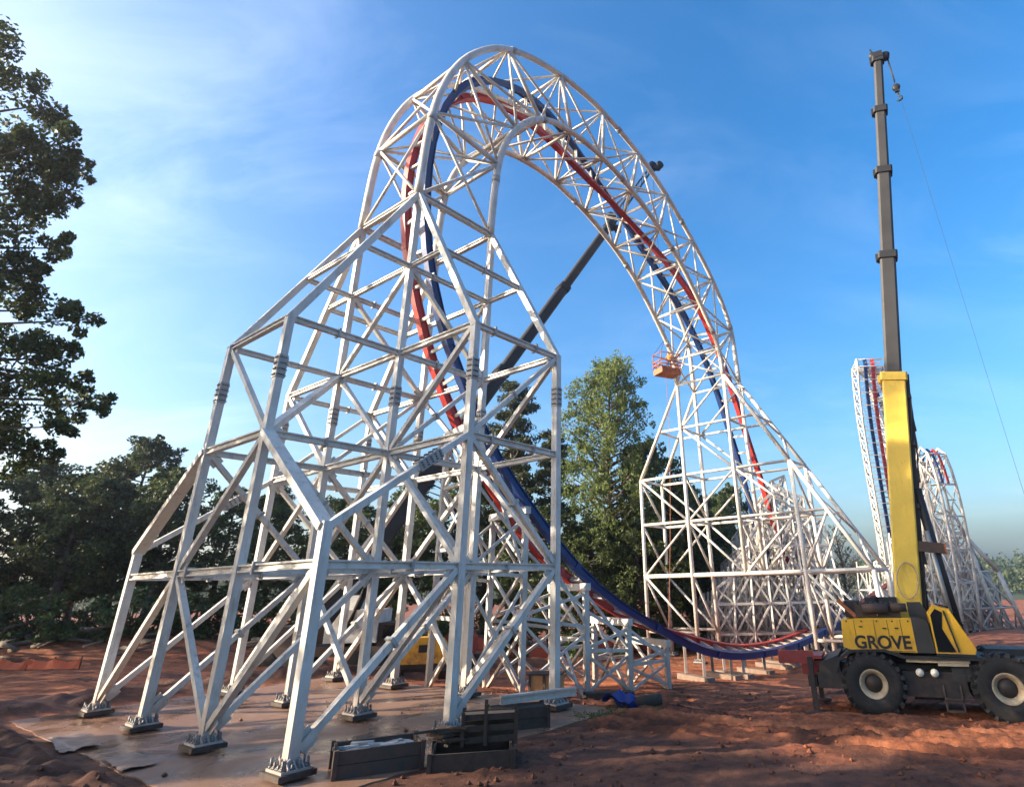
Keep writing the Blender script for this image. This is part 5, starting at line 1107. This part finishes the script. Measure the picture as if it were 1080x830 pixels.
mu=nt.nodes.new('ShaderNodeMath'); mu.operation='MULTIPLY'; nt.links.new(ramp(nt,n1,[(.44,(0,0,0)),(.80,(1,1,1))]),mu.inputs[0]); nt.links.new(ramp(nt,n2,[(.38,(0,0,0)),(.62,(1,1,1))]),mu.inputs[1])
mu2=nt.nodes.new('ShaderNodeMath'); mu2.operation='MULTIPLY'; mu2.inputs[1].default_value=CLOUD; nt.links.new(mu.outputs[0],mu2.inputs[0])
vm=nt.nodes.new('ShaderNodeVectorMath'); vm.operation='DOT_PRODUCT'; nt.links.new(tc.outputs['Generated'],vm.inputs[0]); vm.inputs[1].default_value=sd
cc=ramp(nt,vm.outputs['Value'],[(.0,(6.0,6.4,7.0)),(.9,(13,12.6,12))])
hs=nt.nodes.new('ShaderNodeHueSaturation'); hs.inputs['Saturation'].default_value=SKY_SAT; nt.links.new(sky.outputs[0],hs.inputs['Color'])
out=mix(nt,mu2.outputs[0],hs.outputs[0],cc); nt.links.new(out,bg.inputs[0]); bg.inputs[1].default_value=SKY_STR
sl=bpy.data.lights.new('sun','SUN'); sl.energy=SUN_STR; sl.angle=R(.55); sl.color=(1,.86,.68); so=bpy.data.objects.new('sun',sl); COL.objects.link(so); so.rotation_euler=sd.to_track_quat('Z','Y').to_euler()
cd=bpy.data.cameras.new('camera'); co=bpy.data.objects.new('camera',cd); COL.objects.link(co); SC.camera=co
cd.sensor_fit='HORIZONTAL'; cd.sensor_width=36; cd.lens=36*614.05/1080; cd.shift_x=-(630.09-540)/1080; cd.shift_y=-(415-356.95)/1080; cd.clip_end=3000; cd.clip_start=.1
rt_=Vector((.99973,.00908,-.02144)); up_=Vector((.02329,-.38989,.92057)); fw_=Vector((0,.92082,.38999))
rt_=(rt_).normalized(); up_=(-(rt_.cross(-fw_.cross(rt_).cross(rt_)))).normalized() if False else fw_.cross(rt_)*-1 if fw_.cross(rt_).dot(up_)<0 else fw_.cross(rt_)
up_=up_.normalized()
co.matrix_world=Matrix(((rt_.x,up_.x,-fw_.x,0),(rt_.y,up_.y,-fw_.y,0),(rt_.z,up_.z,-fw_.z,4),(0,0,0,1)))
SC.view_settings.view_transform='Standard'; SC.view_settings.look='None'; SC.view_settings.exposure=EXPO; SC.view_settings.gamma=1
SC.render.engine='CYCLES'; SC.cycles.max_bounces=6; SC.cycles.transparent_max_bounces=6
SC.render.resolution_x=1024; SC.render.resolution_y=786

HZ=HAZE
if HZ>0:
    m=bpy.data.materials.new('haze_air'); m.use_nodes=True; nt=m.node_tree; nt.nodes.remove(nt.nodes['Principled BSDF']); pv=nt.nodes.new('ShaderNodeVolumePrincipled'); pv.inputs['Density'].default_value=HZ; pv.inputs['Color'].default_value=(.93,.95,1,1); pv.inputs['Anisotropy'].default_value=.78
    nt.links.new(pv.outputs[0],nt.nodes['Material Output'].inputs['Volume'])
    mb=MB(); mb.box((0,420,30),(1500,1150,80)); h=obj('haze',mb,m,kind='stuff')
